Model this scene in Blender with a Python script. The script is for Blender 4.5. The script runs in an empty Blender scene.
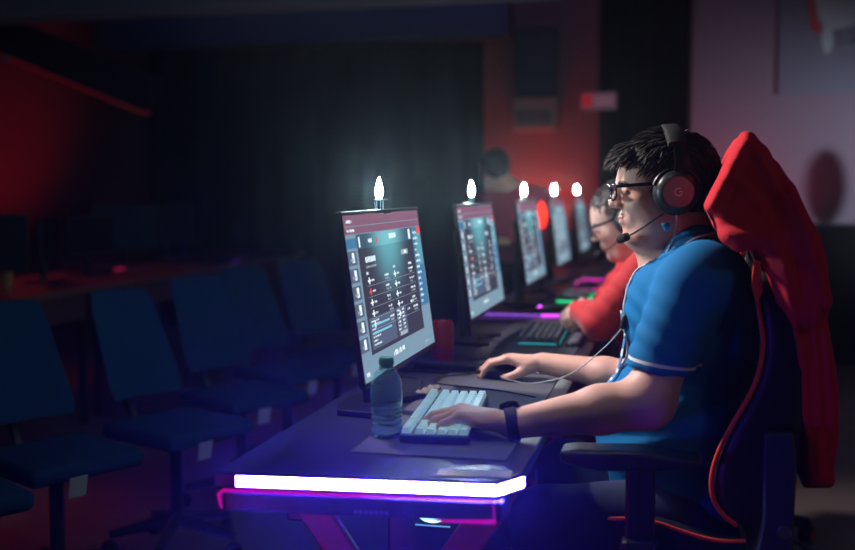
import bpy, bmesh, math, random
import numpy as np
from mathutils import Vector, Matrix, Euler
from mathutils.bvhtree import BVHTree
random.seed(7); RNG = np.random.RandomState(7)
SC = bpy.context.scene
COL = SC.collection
R = math.radians

# ------------------------------------------------------------------ camera
F = 1077.0; YAW = R(13.2); PIT = math.atan(85/1077); CAM = Vector((0, 0, 1.22))
_cy, _sy, _cp, _sp = math.cos(YAW), math.sin(YAW), math.cos(PIT), math.sin(PIT)
FWD = Vector((-_sy*_cp, _cy*_cp, -_sp)); RT = Vector((_cy, _sy, 0)); UP = Vector((-_sy*_sp, _cy*_sp, _cp))
def at(px, py, **k):
    """measured place in the room: a sight line met with a known plane"""
    d = FWD + RT*((px-427.5)/F) + UP*((275-py)/F)
    (n, v), = k.items()
    i = 'XYZ'.index(n)
    t = (v-CAM[i])/d[i]
    return CAM + d*t
cam = bpy.data.cameras.new('camera'); co = bpy.data.objects.new('camera', cam); COL.objects.link(co)
co.matrix_world = Matrix((( RT.x, UP.x, -FWD.x, CAM.x), (RT.y, UP.y, -FWD.y, CAM.y), (RT.z, UP.z, -FWD.z, CAM.z), (0, 0, 0, 1)))
cam.sensor_width = 36; cam.lens = 36*F/855; cam.clip_end = 60
cam.dof.use_dof = True; cam.dof.focus_distance = 2.42; cam.dof.aperture_fstop = 1.8
SC.camera = co
SC.view_settings.view_transform = 'Standard'; SC.view_settings.look = 'None'
SC.view_settings.exposure = 0.0; SC.view_settings.gamma = 1.0; SC.view_settings.use_curve_mapping = False
SC.cycles.use_denoising = True; SC.cycles.sample_clamp_indirect = 4.0
SC.cycles.max_bounces = 8; SC.cycles.volume_bounces = 1

# ------------------------------------------------------------------ materials
MATS = {}
def mat(name, col, rough=.5, metal=0, spec=.5, bump=0, bscale=60, var=0, sheen=0, coat=0, emit=None, estr=0, sss=0, trans=0, ior=1.45, bstretch=(1,1,1)):
    if name in MATS: return MATS[name]
    m = bpy.data.materials.new(name); m.use_nodes = True; nt = m.node_tree; N = nt.nodes
    b = N['Principled BSDF']; L = nt.links.new
    b.inputs['Base Color'].default_value = (*col, 1); b.inputs['Roughness'].default_value = rough
    b.inputs['Metallic'].default_value = metal; b.inputs['Specular IOR Level'].default_value = spec
    b.inputs['IOR'].default_value = ior
    if sheen: b.inputs['Sheen Weight'].default_value = sheen
    if coat: b.inputs['Coat Weight'].default_value = coat
    if trans: b.inputs['Transmission Weight'].default_value = trans
    if sss:
        b.inputs['Subsurface Weight'].default_value = sss; b.inputs['Subsurface Radius'].default_value = (.012, .005, .003)
        b.inputs['Subsurface Scale'].default_value = 1
    if emit:
        b.inputs['Emission Color'].default_value = (*emit, 1); b.inputs['Emission Strength'].default_value = estr
    if bump or var:
        tc = N.new('ShaderNodeTexCoord'); mp = N.new('ShaderNodeMapping'); L(tc.outputs['Object'], mp.inputs[0])
        mp.inputs['Scale'].default_value = bstretch
        nz = N.new('ShaderNodeTexNoise'); nz.inputs['Scale'].default_value = bscale; nz.inputs['Detail'].default_value = 5
        L(mp.outputs[0], nz.inputs['Vector'])
        if bump:
            bp = N.new('ShaderNodeBump'); bp.inputs['Strength'].default_value = bump; bp.inputs['Distance'].default_value = .004
            L(nz.outputs['Fac'], bp.inputs['Height']); L(bp.outputs[0], b.inputs['Normal'])
        if var:
            mx = N.new('ShaderNodeMix'); mx.data_type = 'RGBA'; mx.inputs[6].default_value = (*[c*(1-var) for c in col], 1)
            mx.inputs[7].default_value = (*[min(1, c*(1+var)) for c in col], 1)
            L(nz.outputs['Fac'], mx.inputs[0]); L(mx.outputs[2], b.inputs['Base Color'])
    MATS[name] = m; return m
def emis(name, col, s):
    if name in MATS: return MATS[name]
    m = bpy.data.materials.new(name); m.use_nodes = True; nt = m.node_tree
    nt.nodes.clear(); o = nt.nodes.new('ShaderNodeOutputMaterial'); e = nt.nodes.new('ShaderNodeEmission')
    e.inputs[0].default_value = (*col, 1); e.inputs[1].default_value = s; nt.links.new(e.outputs[0], o.inputs[0])
    MATS[name] = m; return m

# ------------------------------------------------------------------ mesh helpers
class MB:
    def __init__(s): s.v = []; s.f = []; s.mi = []
    def add(s, vs, fs, mi=0):
        o = len(s.v); s.v += [tuple(v) for v in vs]; s.f += [tuple(i+o for i in f) for f in fs]; s.mi += [mi]*len(fs); return s
    def box(s, c, d, rot=None, bev=0, mi=0, seg=2):
        bm = bmesh.new(); bmesh.ops.create_cube(bm, size=1)
        for v in bm.verts: v.co = Vector((v.co.x*d[0], v.co.y*d[1], v.co.z*d[2]))
        if bev: bmesh.ops.bevel(bm, geom=bm.edges[:], offset=min(bev, min(d)*.49), segments=seg, affect='EDGES', profile=.5)
        M = Matrix.Translation(Vector(c)) @ (rot.to_4x4() if rot else Matrix.Identity(4))
        bm.verts.ensure_lookup_table(); bm.verts.index_update()
        s.add([M @ v.co for v in bm.verts], [[v.index for v in f.verts] for f in bm.faces], mi); bm.free(); return s
    def tube(s, pts, r, n=10, mi=0, cap=True):
        pts = [Vector(p) for p in pts]; rs = r if hasattr(r, '__len__') else [r]*len(pts)
        rings = []; prev = None
        for i, p in enumerate(pts):
            t = (pts[min(i+1, len(pts)-1)]-pts[max(i-1, 0)])
            if t.length < 1e-9: t = Vector((0, 0, 1))
            t.normalize()
            if prev is None: a = t.orthogonal().normalized()
            else:
                a = prev - t*prev.dot(t)
                a = a.normalized() if a.length > 1e-6 else t.orthogonal().normalized()
            prev = a; b = t.cross(a)
            rings.append([p + (a*math.cos(2*math.pi*k/n)+b*math.sin(2*math.pi*k/n))*rs[i] for k in range(n)])
        vs = [v for q in rings for v in q]; fs = []
        for i in range(len(pts)-1):
            for k in range(n):
                k2 = (k+1) % n; fs.append((i*n+k, i*n+k2, (i+1)*n+k2, (i+1)*n+k))
        if cap: fs.append(tuple(range(n))[::-1]); fs.append(tuple((len(pts)-1)*n+k for k in range(n)))
        return s.add(vs, fs, mi)
    def lathe(s, prof, c=(0, 0, 0), n=32, rot=None, mi=0):
        """prof: (radius, height) pairs about z"""
        M = Matrix.Translation(Vector(c)) @ (rot.to_4x4() if rot else Matrix.Identity(4))
        vs = []; fs = []
        for (r, z) in prof:
            for k in range(n): vs.append(M @ Vector((r*math.cos(2*math.pi*k/n), r*math.sin(2*math.pi*k/n), z)))
        for i in range(len(prof)-1):
            for k in range(n):
                k2 = (k+1) % n; fs.append((i*n+k, i*n+k2, (i+1)*n+k2, (i+1)*n+k))
        if prof[0][0] > 1e-5: fs.append(tuple(range(n))[::-1])
        if prof[-1][0] > 1e-5: fs.append(tuple((len(prof)-1)*n+k for k in range(n)))
        return s.add(vs, fs, mi)
    def prism(s, poly, thick, M=None, mi=0):
        """poly in local xy, thickness along z"""
        n = len(poly); M = M or Matrix.Identity(4)
        vs = [M @ Vector((x, y, 0)) for x, y in poly] + [M @ Vector((x, y, thick)) for x, y in poly]
        fs = [tuple(range(n))[::-1], tuple(range(n, 2*n))] + [(i, (i+1) % n, n+(i+1) % n, n+i) for i in range(n)]
        return s.add(vs, fs, mi)
    def build(s, name, mats, parent=None, smooth=False, origin=None):
        o0 = Vector(origin) if origin is not None else Vector((0, 0, 0))
        me = bpy.data.meshes.new(name); me.from_pydata([Vector(v)-o0 for v in s.v], [], s.f)
        for m in (mats if isinstance(mats, (list, tuple)) else [mats]): me.materials.append(m)
        me.polygons.foreach_set('material_index', s.mi); me.update()
        if smooth:
            me.polygons.foreach_set('use_smooth', [True]*len(me.polygons))
            try: me.set_sharp_from_angle(angle=R(38))
            except Exception: pass
        o = bpy.data.objects.new(name, me); COL.objects.link(o); o.location = o0
        if parent: o.parent = parent
        return o
def thing(name, label, cat, loc=(0, 0, 0), rz=0, group=None):
    o = bpy.data.objects.new(name, None); COL.objects.link(o); o.empty_display_size = .1
    o.location = loc; o.rotation_euler = (0, 0, rz); o['label'] = label; o['category'] = cat
    if group: o['group'] = group
    return o
def tag(o, label=None, cat=None, group=None, kind=None):
    if label: o['label'] = label
    if cat: o['category'] = cat
    if group: o['group'] = group
    if kind: o['kind'] = kind
    return o
def struct(o): o['kind'] = 'structure'; return o
def copy_tree(o, parent=None):
    kids = [c for c in bpy.data.objects if c.parent == o]
    c = o.copy(); COL.objects.link(c); c.parent = parent
    for ch in kids: copy_tree(ch, c)
    return c

# ------------------------------------------------------------------ implicit surfaces (for bodies, cloth, padding)
def frame(fwd, up):
    f = Vector(fwd).normalized(); u = Vector(up); u = (u-f*u.dot(f)).normalized(); l = u.cross(f)
    return Matrix((f, l, u)).transposed()
class Ell:
    def __init__(s, c, r, rot=None, k=.02, sub=False):
        s.c = np.array(c, float); s.r = np.array(r, float); s.R = np.array(rot) if rot is not None else np.eye(3); s.k = k; s.sub = sub
        e = np.sqrt(((s.R*s.r)**2).sum(1)); s.lo = s.c-e; s.hi = s.c+e
    def __call__(s, X, Y, Z):
        dx, dy, dz = X-s.c[0], Y-s.c[1], Z-s.c[2]; A = s.R
        u = (A[0, 0]*dx+A[1, 0]*dy+A[2, 0]*dz)/s.r[0]; v = (A[0, 1]*dx+A[1, 1]*dy+A[2, 1]*dz)/s.r[1]; w = (A[0, 2]*dx+A[1, 2]*dy+A[2, 2]*dz)/s.r[2]
        k0 = np.sqrt(u*u+v*v+w*w); k1 = np.sqrt((u/s.r[0])**2+(v/s.r[1])**2+(w/s.r[2])**2)+1e-9
        return k0*(k0-1)/k1
class Cap:
    def __init__(s, a, b, ra, rb=None, k=.02, sub=False, sq=None):
        s.a = np.array(a, float); s.b = np.array(b, float); s.ra = ra; s.rb = ra if rb is None else rb; s.k = k; s.sub = sub
        s.sq = sq   # (axis, factor) squash
        s.lo = np.minimum(s.a-s.ra, s.b-s.rb); s.hi = np.maximum(s.a+s.ra, s.b+s.rb)
        if sq is not None: s.lo -= max(s.ra, s.rb)*.6; s.hi += max(s.ra, s.rb)*.6
    def __call__(s, X, Y, Z):
        P = [X-s.a[0], Y-s.a[1], Z-s.a[2]]; ba = s.b-s.a
        if s.sq is not None:
            n, f = s.sq; n = np.array(n, float); n /= np.linalg.norm(n)
            n = n-ba*(n@ba)/(ba@ba); n /= np.linalg.norm(n)
            d = P[0]*n[0]+P[1]*n[1]+P[2]*n[2]; g = 1/f-1
            P = [P[0]+n[0]*d*g, P[1]+n[1]*d*g, P[2]+n[2]*d*g]
        h = np.clip((P[0]*ba[0]+P[1]*ba[1]+P[2]*ba[2])/max(ba@ba, 1e-12), 0, 1)
        d = np.sqrt((P[0]-ba[0]*h)**2+(P[1]-ba[1]*h)**2+(P[2]-ba[2]*h)**2)-(s.ra+(s.rb-s.ra)*h)
        return d*(min(1, s.sq[1]) if s.sq is not None else 1)
class CutCap(Cap):
    def __init__(s, a, b, ra, rb, k, c, n): Cap.__init__(s, a, b, ra, rb, k); s.cc = c; s.nn = n
    def __call__(s, X, Y, Z):
        al = (X-s.cc[0])*s.nn[0]+(Y-s.cc[1])*s.nn[1]+(Z-s.cc[2])*s.nn[2]
        return np.maximum(Cap.__call__(s, X, Y, Z), al)
class Slab:
    """a side profile (x, z polygon) with rounded width along y; half width may vary with height"""
    def __init__(s, poly, yc, hw, rnd=.02, k=.01, sub=False, disp=None):
        s.p = np.array(poly, float); s.yc = yc; s.hw = hw; s.rnd = rnd; s.k = k; s.sub = sub; s.disp = disp
        m = hw if not callable(hw) else max(float(np.max(hw(np.array([z])))) for z in np.linspace(s.p[:, 1].min(), s.p[:, 1].max(), 9))
        s.lo = np.array([s.p[:, 0].min(), yc-m, s.p[:, 1].min()])-.01; s.hi = np.array([s.p[:, 0].max(), yc+m, s.p[:, 1].max()])+.01
    def __call__(s, X, Y, Z):
        x2, z2 = np.broadcast_arrays(X[:, :1, :]+0*Z[:, :1, :], Z[:, :1, :]+0*X[:, :1, :])
        d = np.full(x2.shape, 1e9); sg = np.ones(x2.shape); p = s.p; n = len(p)
        for i in range(n):
            a, b = p[i], p[i-1]; e = b-a; wx, wz = x2-a[0], z2-a[1]
            h = np.clip((wx*e[0]+wz*e[1])/(e@e), 0, 1); d = np.minimum(d, (wx-e[0]*h)**2+(wz-e[1]*h)**2)
            c1 = z2 >= a[1]; c2 = z2 < b[1]; c3 = e[0]*wz > e[1]*wx
            fl = (c1 & c2 & c3) | (~c1 & ~c2 & ~c3); sg = np.where(fl, -sg, sg)
        d = sg*np.sqrt(d)+s.rnd
        hw = s.hw(Z) if callable(s.hw) else s.hw
        q = np.abs(Y-s.yc)-hw+s.rnd
        out = np.minimum(np.maximum(d, q), 0)+np.sqrt(np.maximum(d, 0)**2+np.maximum(q, 0)**2)-s.rnd
        return out + (s.disp(X, Y, Z) if s.disp else 0)
def axis(lo, hi, step, fine=()):
    out = [lo]; x = lo
    while x < hi:
        st = step
        for (a, b, f) in fine:
            if a-.01 <= x <= b: st = min(st, f)
        x += st; out.append(x)
    return np.array(out)
def smin(a, b, k):
    h = np.clip(.5+.5*(b-a)/k, 0, 1); return b+(a-b)*h-k*h*(1-h)
def field(prims, step=.005, fine=((), (), ()), pad=.015, inflate=0, disp=None, cut=None):
    lo = np.min([p.lo for p in prims if not p.sub], 0)-pad-inflate; hi = np.max([p.hi for p in prims if not p.sub], 0)+pad+inflate
    ax = [axis(lo[i], hi[i], step, fine[i]) for i in range(3)]
    D = np.full([len(a) for a in ax], .05, dtype=np.float32)
    for p in prims:
        m = p.k+.02+inflate; sl = []
        for i in range(3):
            a = np.searchsorted(ax[i], p.lo[i]-m); b = np.searchsorted(ax[i], p.hi[i]+m); sl.append(slice(max(a-1, 0), b+1))
        X = ax[0][sl[0]][:, None, None]; Y = ax[1][sl[1]][None, :, None]; Z = ax[2][sl[2]][None, None, :]
        if X.size == 0 or Y.size == 0 or Z.size == 0: continue
        v = p(X, Y, Z).astype(np.float32); cur = D[sl[0], sl[1], sl[2]]
        if p.sub: D[sl[0], sl[1], sl[2]] = -smin(-cur, v, p.k)
        else: D[sl[0], sl[1], sl[2]] = smin(cur, v, p.k)
    D -= inflate
    X = ax[0][:, None, None]; Y = ax[1][None, :, None]; Z = ax[2][None, None, :]
    if disp: D += disp(X, Y, Z)
    if cut:
        for c in cut: D = np.maximum(D, c(X, Y, Z))
    for s_ in (0, -1): D[s_] = .05; D[:, s_] = .05; D[:, :, s_] = .05
    return ax, D
def nets(ax, D):
    S = D < 0; n = [s-1 for s in D.shape]
    c = sum(S[i:n[0]+i, j:n[1]+j, k:n[2]+k].astype(np.int8) for i in (0, 1) for j in (0, 1) for k in (0, 1))
    act = (c > 0) & (c < 8); idx = np.full(act.shape, -1, np.int64); I, J, K = np.nonzero(act); idx[I, J, K] = np.arange(len(I))
    acc = np.zeros((len(I), 3)); cnt = np.zeros(len(I))
    for d in range(3):
        for u in (0, 1):
            for w in (0, 1):
                off = [0, 0, 0]; o1 = [x for x in range(3) if x != d]; off[o1[0]] = u; off[o1[1]] = w
                a = (I+off[0], J+off[1], K+off[2]); b = list(a); b[d] = b[d]+1
                va = D[a]; vb = D[tuple(b)]; m = (va < 0) != (vb < 0); t = np.where(m, va/np.where(m, va-vb, 1), 0)
                for q in range(3):
                    ca = ax[q][a[q]]; cb = ax[q][b[q]]; acc[:, q] += np.where(m, ca+(cb-ca)*t, 0)
                cnt += m
    V = acc/cnt[:, None]; faces = []
    for d in range(3):
        e, g = (d+1) % 3, (d+2) % 3
        sh = list(D.shape); s0 = [slice(1, sh[i]-1) for i in range(3)]; s0[d] = slice(0, sh[d]-1); s1 = list(s0); s1[d] = slice(1, sh[d])
        A = S[tuple(s0)]; B = S[tuple(s1)]; P = np.array(np.nonzero(A != B)); ins = A[tuple(P)]
        for i in range(3):
            if i != d: P[i] += 1
        def cell(de, dg):
            q = [P[0].copy(), P[1].copy(), P[2].copy()]; q[e] = q[e]+de; q[g] = q[g]+dg; return idx[tuple(q)]
        Q = np.stack([cell(-1, -1), cell(0, -1), cell(0, 0), cell(-1, 0)], 1)
        Q[~ins] = Q[~ins][:, ::-1]; faces.append(Q)
    return V, np.concatenate(faces)
def mesh_np(name, V, Fc, mats, parent=None, origin=(0, 0, 0), relax=1, keep_largest=False):
    o0 = np.array(origin)
    E = np.concatenate([Fc[:, [0, 1]], Fc[:, [1, 2]], Fc[:, [2, 3]], Fc[:, [3, 0]]])
    for _ in range(relax):
        s = np.zeros_like(V); n = np.zeros(len(V))
        for a, b in ((0, 1), (1, 0)):
            for q in range(3): s[:, q] += np.bincount(E[:, a], V[E[:, b], q], len(V))
            n += np.bincount(E[:, a], minlength=len(V))
        V = V*.5+.5*s/np.maximum(n, 1)[:, None]
    me = bpy.data.meshes.new(name); me.vertices.add(len(V)); me.vertices.foreach_set('co', (V-o0).astype(np.float32).ravel())
    me.loops.add(Fc.size); me.loops.foreach_set('vertex_index', Fc.ravel().astype(np.int32))
    me.polygons.add(len(Fc)); me.polygons.foreach_set('loop_start', np.arange(0, Fc.size, 4, dtype=np.int32))
    me.polygons.foreach_set('loop_total', np.full(len(Fc), 4, np.int32)); me.update(calc_edges=True); me.validate()
    me.polygons.foreach_set('use_smooth', [True]*len(me.polygons))
    for m in (mats if isinstance(mats, (list, tuple)) else [mats]): me.materials.append(m)
    o = bpy.data.objects.new(name, me); COL.objects.link(o)
    if parent: o.parent = parent
    if parent is None: o.location = o0
    return o
def blob(name, prims, m, parent=None, origin=(0, 0, 0), relax=1, **k):
    ax, D = field(prims, **k); V, Fc = nets(ax, D); return mesh_np(name, V, Fc, m, parent, origin, relax)
def wob(X, Y, Z, s, seed=0):
    r = np.random.RandomState(seed); o = 0
    for i in range(5):
        w = r.uniform(-1, 1, 3)*s; ph = r.uniform(0, 6.28); o = o+np.sin(X*w[0]+Y*w[1]+Z*w[2]+ph)*(1/(1+.3*i))
    return o/3

# common materials
M_black = mat('black_plastic', (.012, .013, .016), .42)
M_bsoft = mat('black_leatherette', (.010, .011, .014), .38, bump=.25, bscale=240)
M_dark = mat('dark_metal', (.03, .032, .038), .35, metal=.8)
M_rub = mat('black_rubber', (.008, .008, .009), .75)
M_silver = mat('brushed_silver', (.55, .57, .6), .28, metal=1)
M_redpipe = mat('orange_red_piping', (.75, .07, .03), .45)
M_skin = None

HAZE = 0.006; STRIP = 50.0; LAMP = 850.0
# ------------------------------------------------------------------ the room
M_wall = mat('painted_wall', (.22, .19, .23), .85, spec=.2, bump=.15, bscale=90, var=.06)
M_wallred = mat('maroon_wall', (.22, .10, .11), .8, bump=.15, bscale=60, var=.1)
M_drape = mat('black_drape', (.004, .004, .006), 1.0, spec=.02, bump=.4, bscale=14, bstretch=(1, 1, .05))
M_soffit = mat('navy_soffit', (.05, .055, .10), .7, var=.1, bscale=5)
M_ceil = mat('dark_ceiling', (.03, .03, .035), .9)
M_floor = mat('stage_carpet', (.15, .12, .115), .55, bump=.35, bscale=220, var=.25)
Y1 = 9.1
struct(MB().box((-2.5, 3.8, -.05), (10.6, 11.6, .1)).build('floor', M_floor))
struct(MB().box((-2.5, 3.8, 3.45), (10.6, 11.6, .1)).build('ceiling', M_ceil))
struct(MB().box((-2.5, Y1+.06, 1.7), (10.6, .12, 3.4)).build('wall_back', M_wallred))
struct(MB().box((-7.8, 3.8, 1.7), (.12, 11.6, 3.4)).build('wall_left', M_wallred))
struct(MB().box((2.8, 3.8, 1.7), (.12, 11.6, 3.4)).build('wall_right', M_wall))
struct(MB().box((-2.5, -1.96, 1.7), (10.6, .12, 3.4)).build('wall_front', M_drape))
# light wall panel behind the players, in front of the back wall
xa = at(689, 190, Y=8.9).x
struct(MB().box(((xa+2.74)/2, 8.96, 1.7), (2.74-xa, .12, 3.4), bev=.004).build('wall_stage', M_wall))
# black drape column between the maroon wall and the light wall
xb = at(598, 190, Y=8.8).x
mb = MB(); n = 60; vs = []
for i in range(n+1):
    x = xb+(xa-.02-xb)*i/n; y = 8.8+.03*math.sin(i*1.3)+.015*math.sin(i*.7+1)
    vs += [(x, y, .01), (x, y, 3.39), (x, y+.02, 3.39), (x, y+.02, .01)]
fs = []
for i in range(n):
    a = i*4; b = a+4
    for k in range(4): fs.append((a+k, b+k, b+(k+1) % 4, a+(k+1) % 4))
mb.add(vs, fs).build('black_curtain', M_drape, smooth=True)
tag(bpy.data.objects['black_curtain'], 'tall black curtain hanging beside the pale wall', 'curtain')
# dark curtains in front of the back wall (the black middle of the hall)
def drape(name, x0, x1, y, z0, z1, label, amp=.04):
    mb = MB(); n = int((x1-x0)/.05); vs = []; fs = []
    for i in range(n+1):
        x = x0+(x1-x0)*i/n; yy = y+amp*math.sin(i*1.1)+amp*.5*math.sin(i*.53+1)
        vs += [(x, yy, z0), (x, yy, z1), (x, yy+.02, z1), (x, yy+.02, z0)]
    for i in range(n):
        a = i*4; b = a+4
        for k in range(4): fs.append((a+k, b+k, b+(k+1) % 4, a+(k+1) % 4))
    return tag(mb.add(vs, fs).build(name, M_drape, smooth=True), label, 'curtain')
drape('black_curtain', at(150, 190, Y=8.7).x, at(482, 190, Y=8.7).x, 8.7, .01, 2.5, 'wide black curtain across the hall behind the empty chairs')
# soffit across the hall
p0, p1 = at(107, 53, Y=8.5), at(512, 28, Y=8.5)
struct(MB().box(((p0.x+p1.x)/2, 8.45, (p0.z+3.39)/2), (p1.x-p0.x, .3, 3.39-p0.z), bev=.01).build('beam_hall', M_soffit))
q0, q1 = at(-60, 40, Y=6.2), at(60, 14, Y=6.2)
# pale bulkhead at the top left corner
a = at(-40, 22, Y=6.0); b = at(560, -6, Y=6.0)
struct(MB().box(((a.x+b.x)/2, 6.0, a.z+.30), (b.x-a.x, .25, .6), rot=Euler((0, math.atan2(b.z-a.z, b.x-a.x)*-1, 0)).to_matrix(), bev=.01).build('beam_front', mat('bulkhead_paint', (.30, .32, .46), .7)))
# slanted beam over the red wall
a = at(-25, 43, Y=8.3); b = at(146, 113, Y=8.3)
v = b-a; rot = Euler((0, -math.atan2(v.z, v.x), 0)).to_matrix()
c = (a+b)/2
sb = thing('slanted_beam', 'dark slanted beam with a thin edge painted with red glow over the red wall', 'beam', c)
MB().box(rot @ Vector((0, 0, .16)), (v.length, .2, .30), rot=rot, bev=.01).build('beam_body', M_ceil, sb)
MB().box(rot @ Vector((0, -.02, 0)), (v.length, .2, .025), rot=rot, bev=.004).build('beam_edge', mat('red_edge_glow', (.55, .05, .05), .5, emit=(1, .04, .06), estr=.035), sb)  # red light on the edge is put in as faint emission
MB().lathe([(0, 0), (.03, 0), (.03, .03), (0, .045)], rot @ Vector((-.5*v.length+.42, -.13, .0)), 16, rot=Euler((R(90), 0, 0)).to_matrix()).build('lamp', mat('pale_lens', (.6, .6, .6), .3), sb)
# hall fittings on the back wall
M_dpanel = mat('dark_panel', (.02, .022, .035), .5)
a, b = at(514, 28, Y=8.95), at(556, 97, Y=8.95)
tag(MB().box(((a.x+b.x)/2, 9.05, (a.z+b.z)/2), (b.x-a.x, .1, a.z-b.z), bev=.01).build('wall_panel', M_dpanel), 'tall dark panel high on the maroon back wall', 'panel')
a, b = at(514, 98, Y=8.95), at(556, 131, Y=8.95)
o = thing('wall_heater', 'tan box unit with louvres mounted below the dark panel', 'air conditioner', ((a.x+b.x)/2, 9.0, (a.z+b.z)/2))
w_, h_ = b.x-a.x, a.z-b.z
MB().box((0, 0, 0), (w_, .2, h_), bev=.015).build('casing', mat('tan_casing', (.30, .22, .18), .6), o)
mb = MB()
for k in range(5): mb.box((0, -.105, -h_*.32+k*h_*.09), (w_*.86, .012, .008), bev=.002)
mb.build('louvre', M_dark, o)
a, b = at(581, 93, Y=8.6), at(616, 109, Y=8.6)
o = thing('exit_sign', 'small red and white sign box hanging over the black curtain', 'sign', ((a.x+b.x)/2, 8.6, (a.z+b.z)/2))
w_, h_ = b.x-a.x, a.z-b.z
MB().box((0, 0, 0), (w_, .06, h_), bev=.008).build('housing', mat('sign_white', (.5, .35, .4), .5, emit=(.5, .22, .3), estr=.06), o)
MB().box((-w_*.32, -.033, 0), (w_*.3, .006, h_*.8)).build('red_panel', emis('sign_red', (.6, .02, .04), .35), o)
MB().box((w_*.15, -.033, 0), (w_*.5, .006, h_*.6)).build('pale_panel', emis('sign_pale', (.45, .2, .28), .25), o)
MB().tube([(0, 0, h_/2), (0, 0, 3.38-o.location.z)], .008).build('hanging_rod', M_dark, o)
# banner with emblem on the pale wall (top right)
a = at(778, 95, Y=8.88); zt = 3.3
o = thing('banner', 'large grey banner with a pale emblem and red wedge on the pale wall', 'banner', (a.x, 8.88, a.z))
M_ban = mat('banner_cloth', (.17, .19, .24), .7, bump=.1, bscale=30)
MB().box(((2.7-a.x)/2, 0, (zt-a.z)/2), (2.7-a.x, .012, zt-a.z)).build('banner_sheet', M_ban, o)
def bp(px, py): q = at(px, py, Y=8.87); return (q.x-a.x, q.z-a.z)
def flat(poly, d, t=.003):
    return MB().prism([bp(*p) for p in poly], t, Matrix(((1, 0, 0, 0), (0, 0, -1, d), (0, 1, 0, 0), (0, 0, 0, 1))))
flat([(813, -22), (815, 0), (819, 18), (825, 28), (836, 30), (850, 26), (872, 20), (885, 8), (888, -22)], -.008).build('emblem_shape', mat('emblem_pale', (.42, .50, .52), .7), o)
flat([(807, -22), (809, 10), (811, 30), (817, 34), (822, 29), (816, 14), (813, -22)], -.012).build('emblem_wedge', mat('emblem_red', (.45, .07, .06), .7), o)
el = [(827+6*math.cos(t*.26), 39+15*math.sin(t*.26)) for t in range(24)]
flat(el, -.013).build('emblem_drop', MATS['emblem_pale'], o)
mb = MB(); pts = [bp(841, 30), bp(840, 38), bp(843, 45), bp(850, 46), bp(857, 44), bp(859, 36), bp(859, 29)]
mb.tube([(x, -.012, z) for x, z in pts], .013, 8); mb.tube([(bp(866, 28)[0], -.012, bp(866, 28)[1]), (bp(866, 45)[0], -.012, bp(866, 45)[1])], .013, 8)
mb.build('lettering', mat('emblem_faint', (.22, .25, .3), .7), o)
# table under a black cloth by the wall, right
a = at(838, 226, Y=8.0)
z1 = a.z; xl = at(770, 226, Y=8).x; XR = 1.42
o = thing('draped_table', 'high table under a floor length black cloth against the pale wall', 'table', ((xl+XR)/2, 8.3, 0))
mb = MB(); hx = (XR-xl)/2; vs = []; fs = []; N_ = 96
def rr(t, hx_, hy_):
    c_, s_ = math.cos(t), math.sin(t); q = 6
    return (hx_*abs(c_)**(2/q)*(1 if c_ > 0 else -1), hy_*abs(s_)**(2/q)*(1 if s_ > 0 else -1))
for j in range(8):
    f_ = j/7
    for i in range(N_):
        t = 2*math.pi*i/N_; x, y = rr(t, hx, .3); w = .02*f_*math.sin(i*1.05); n_ = Vector((x/hx, y/.3, 0)).normalized()
        vs.append((x+n_.x*(w+.02*f_), y+n_.y*(w+.02*f_), z1-(z1-.012)*f_))
for j in range(7):
    for i in range(N_): fs.append((j*N_+i, (j+1)*N_+i, (j+1)*N_+(i+1) % N_, j*N_+(i+1) % N_))
fs.append(tuple(range(N_)))
mb.add(vs, fs).build('table_cloth', mat('black_cloth', (.006, .006, .008), .9), o, smooth=True)
MB().box((0, 0, z1-.02), (2*hx-.06, .54, .03), bev=.004).build('table_top', M_dark, o)
for sx in (-1, 1):
    for sy in (-1, 1): MB().tube([(sx*(hx-.08), sy*.2, 0.0), (sx*(hx-.08), sy*.2, z1-.03)], .018).build('leg', M_dark, o)

# ------------------------------------------------------------------ haze that fills the hall
w = bpy.data.worlds.new('world'); SC.world = w; w.use_nodes = True; nt = w.node_tree
w.node_tree.nodes['Background'].inputs[0].default_value = (.02, .03, .08, 1); w.node_tree.nodes['Background'].inputs[1].default_value = .05
vs_ = nt.nodes.new('ShaderNodeVolumeScatter'); vs_.inputs['Color'].default_value = (.85, .95, 1, 1); vs_.inputs['Density'].default_value = HAZE; vs_.inputs['Anisotropy'].default_value = .88
nt.links.new(vs_.outputs[0], nt.nodes['World Output'].inputs['Volume'])

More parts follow.
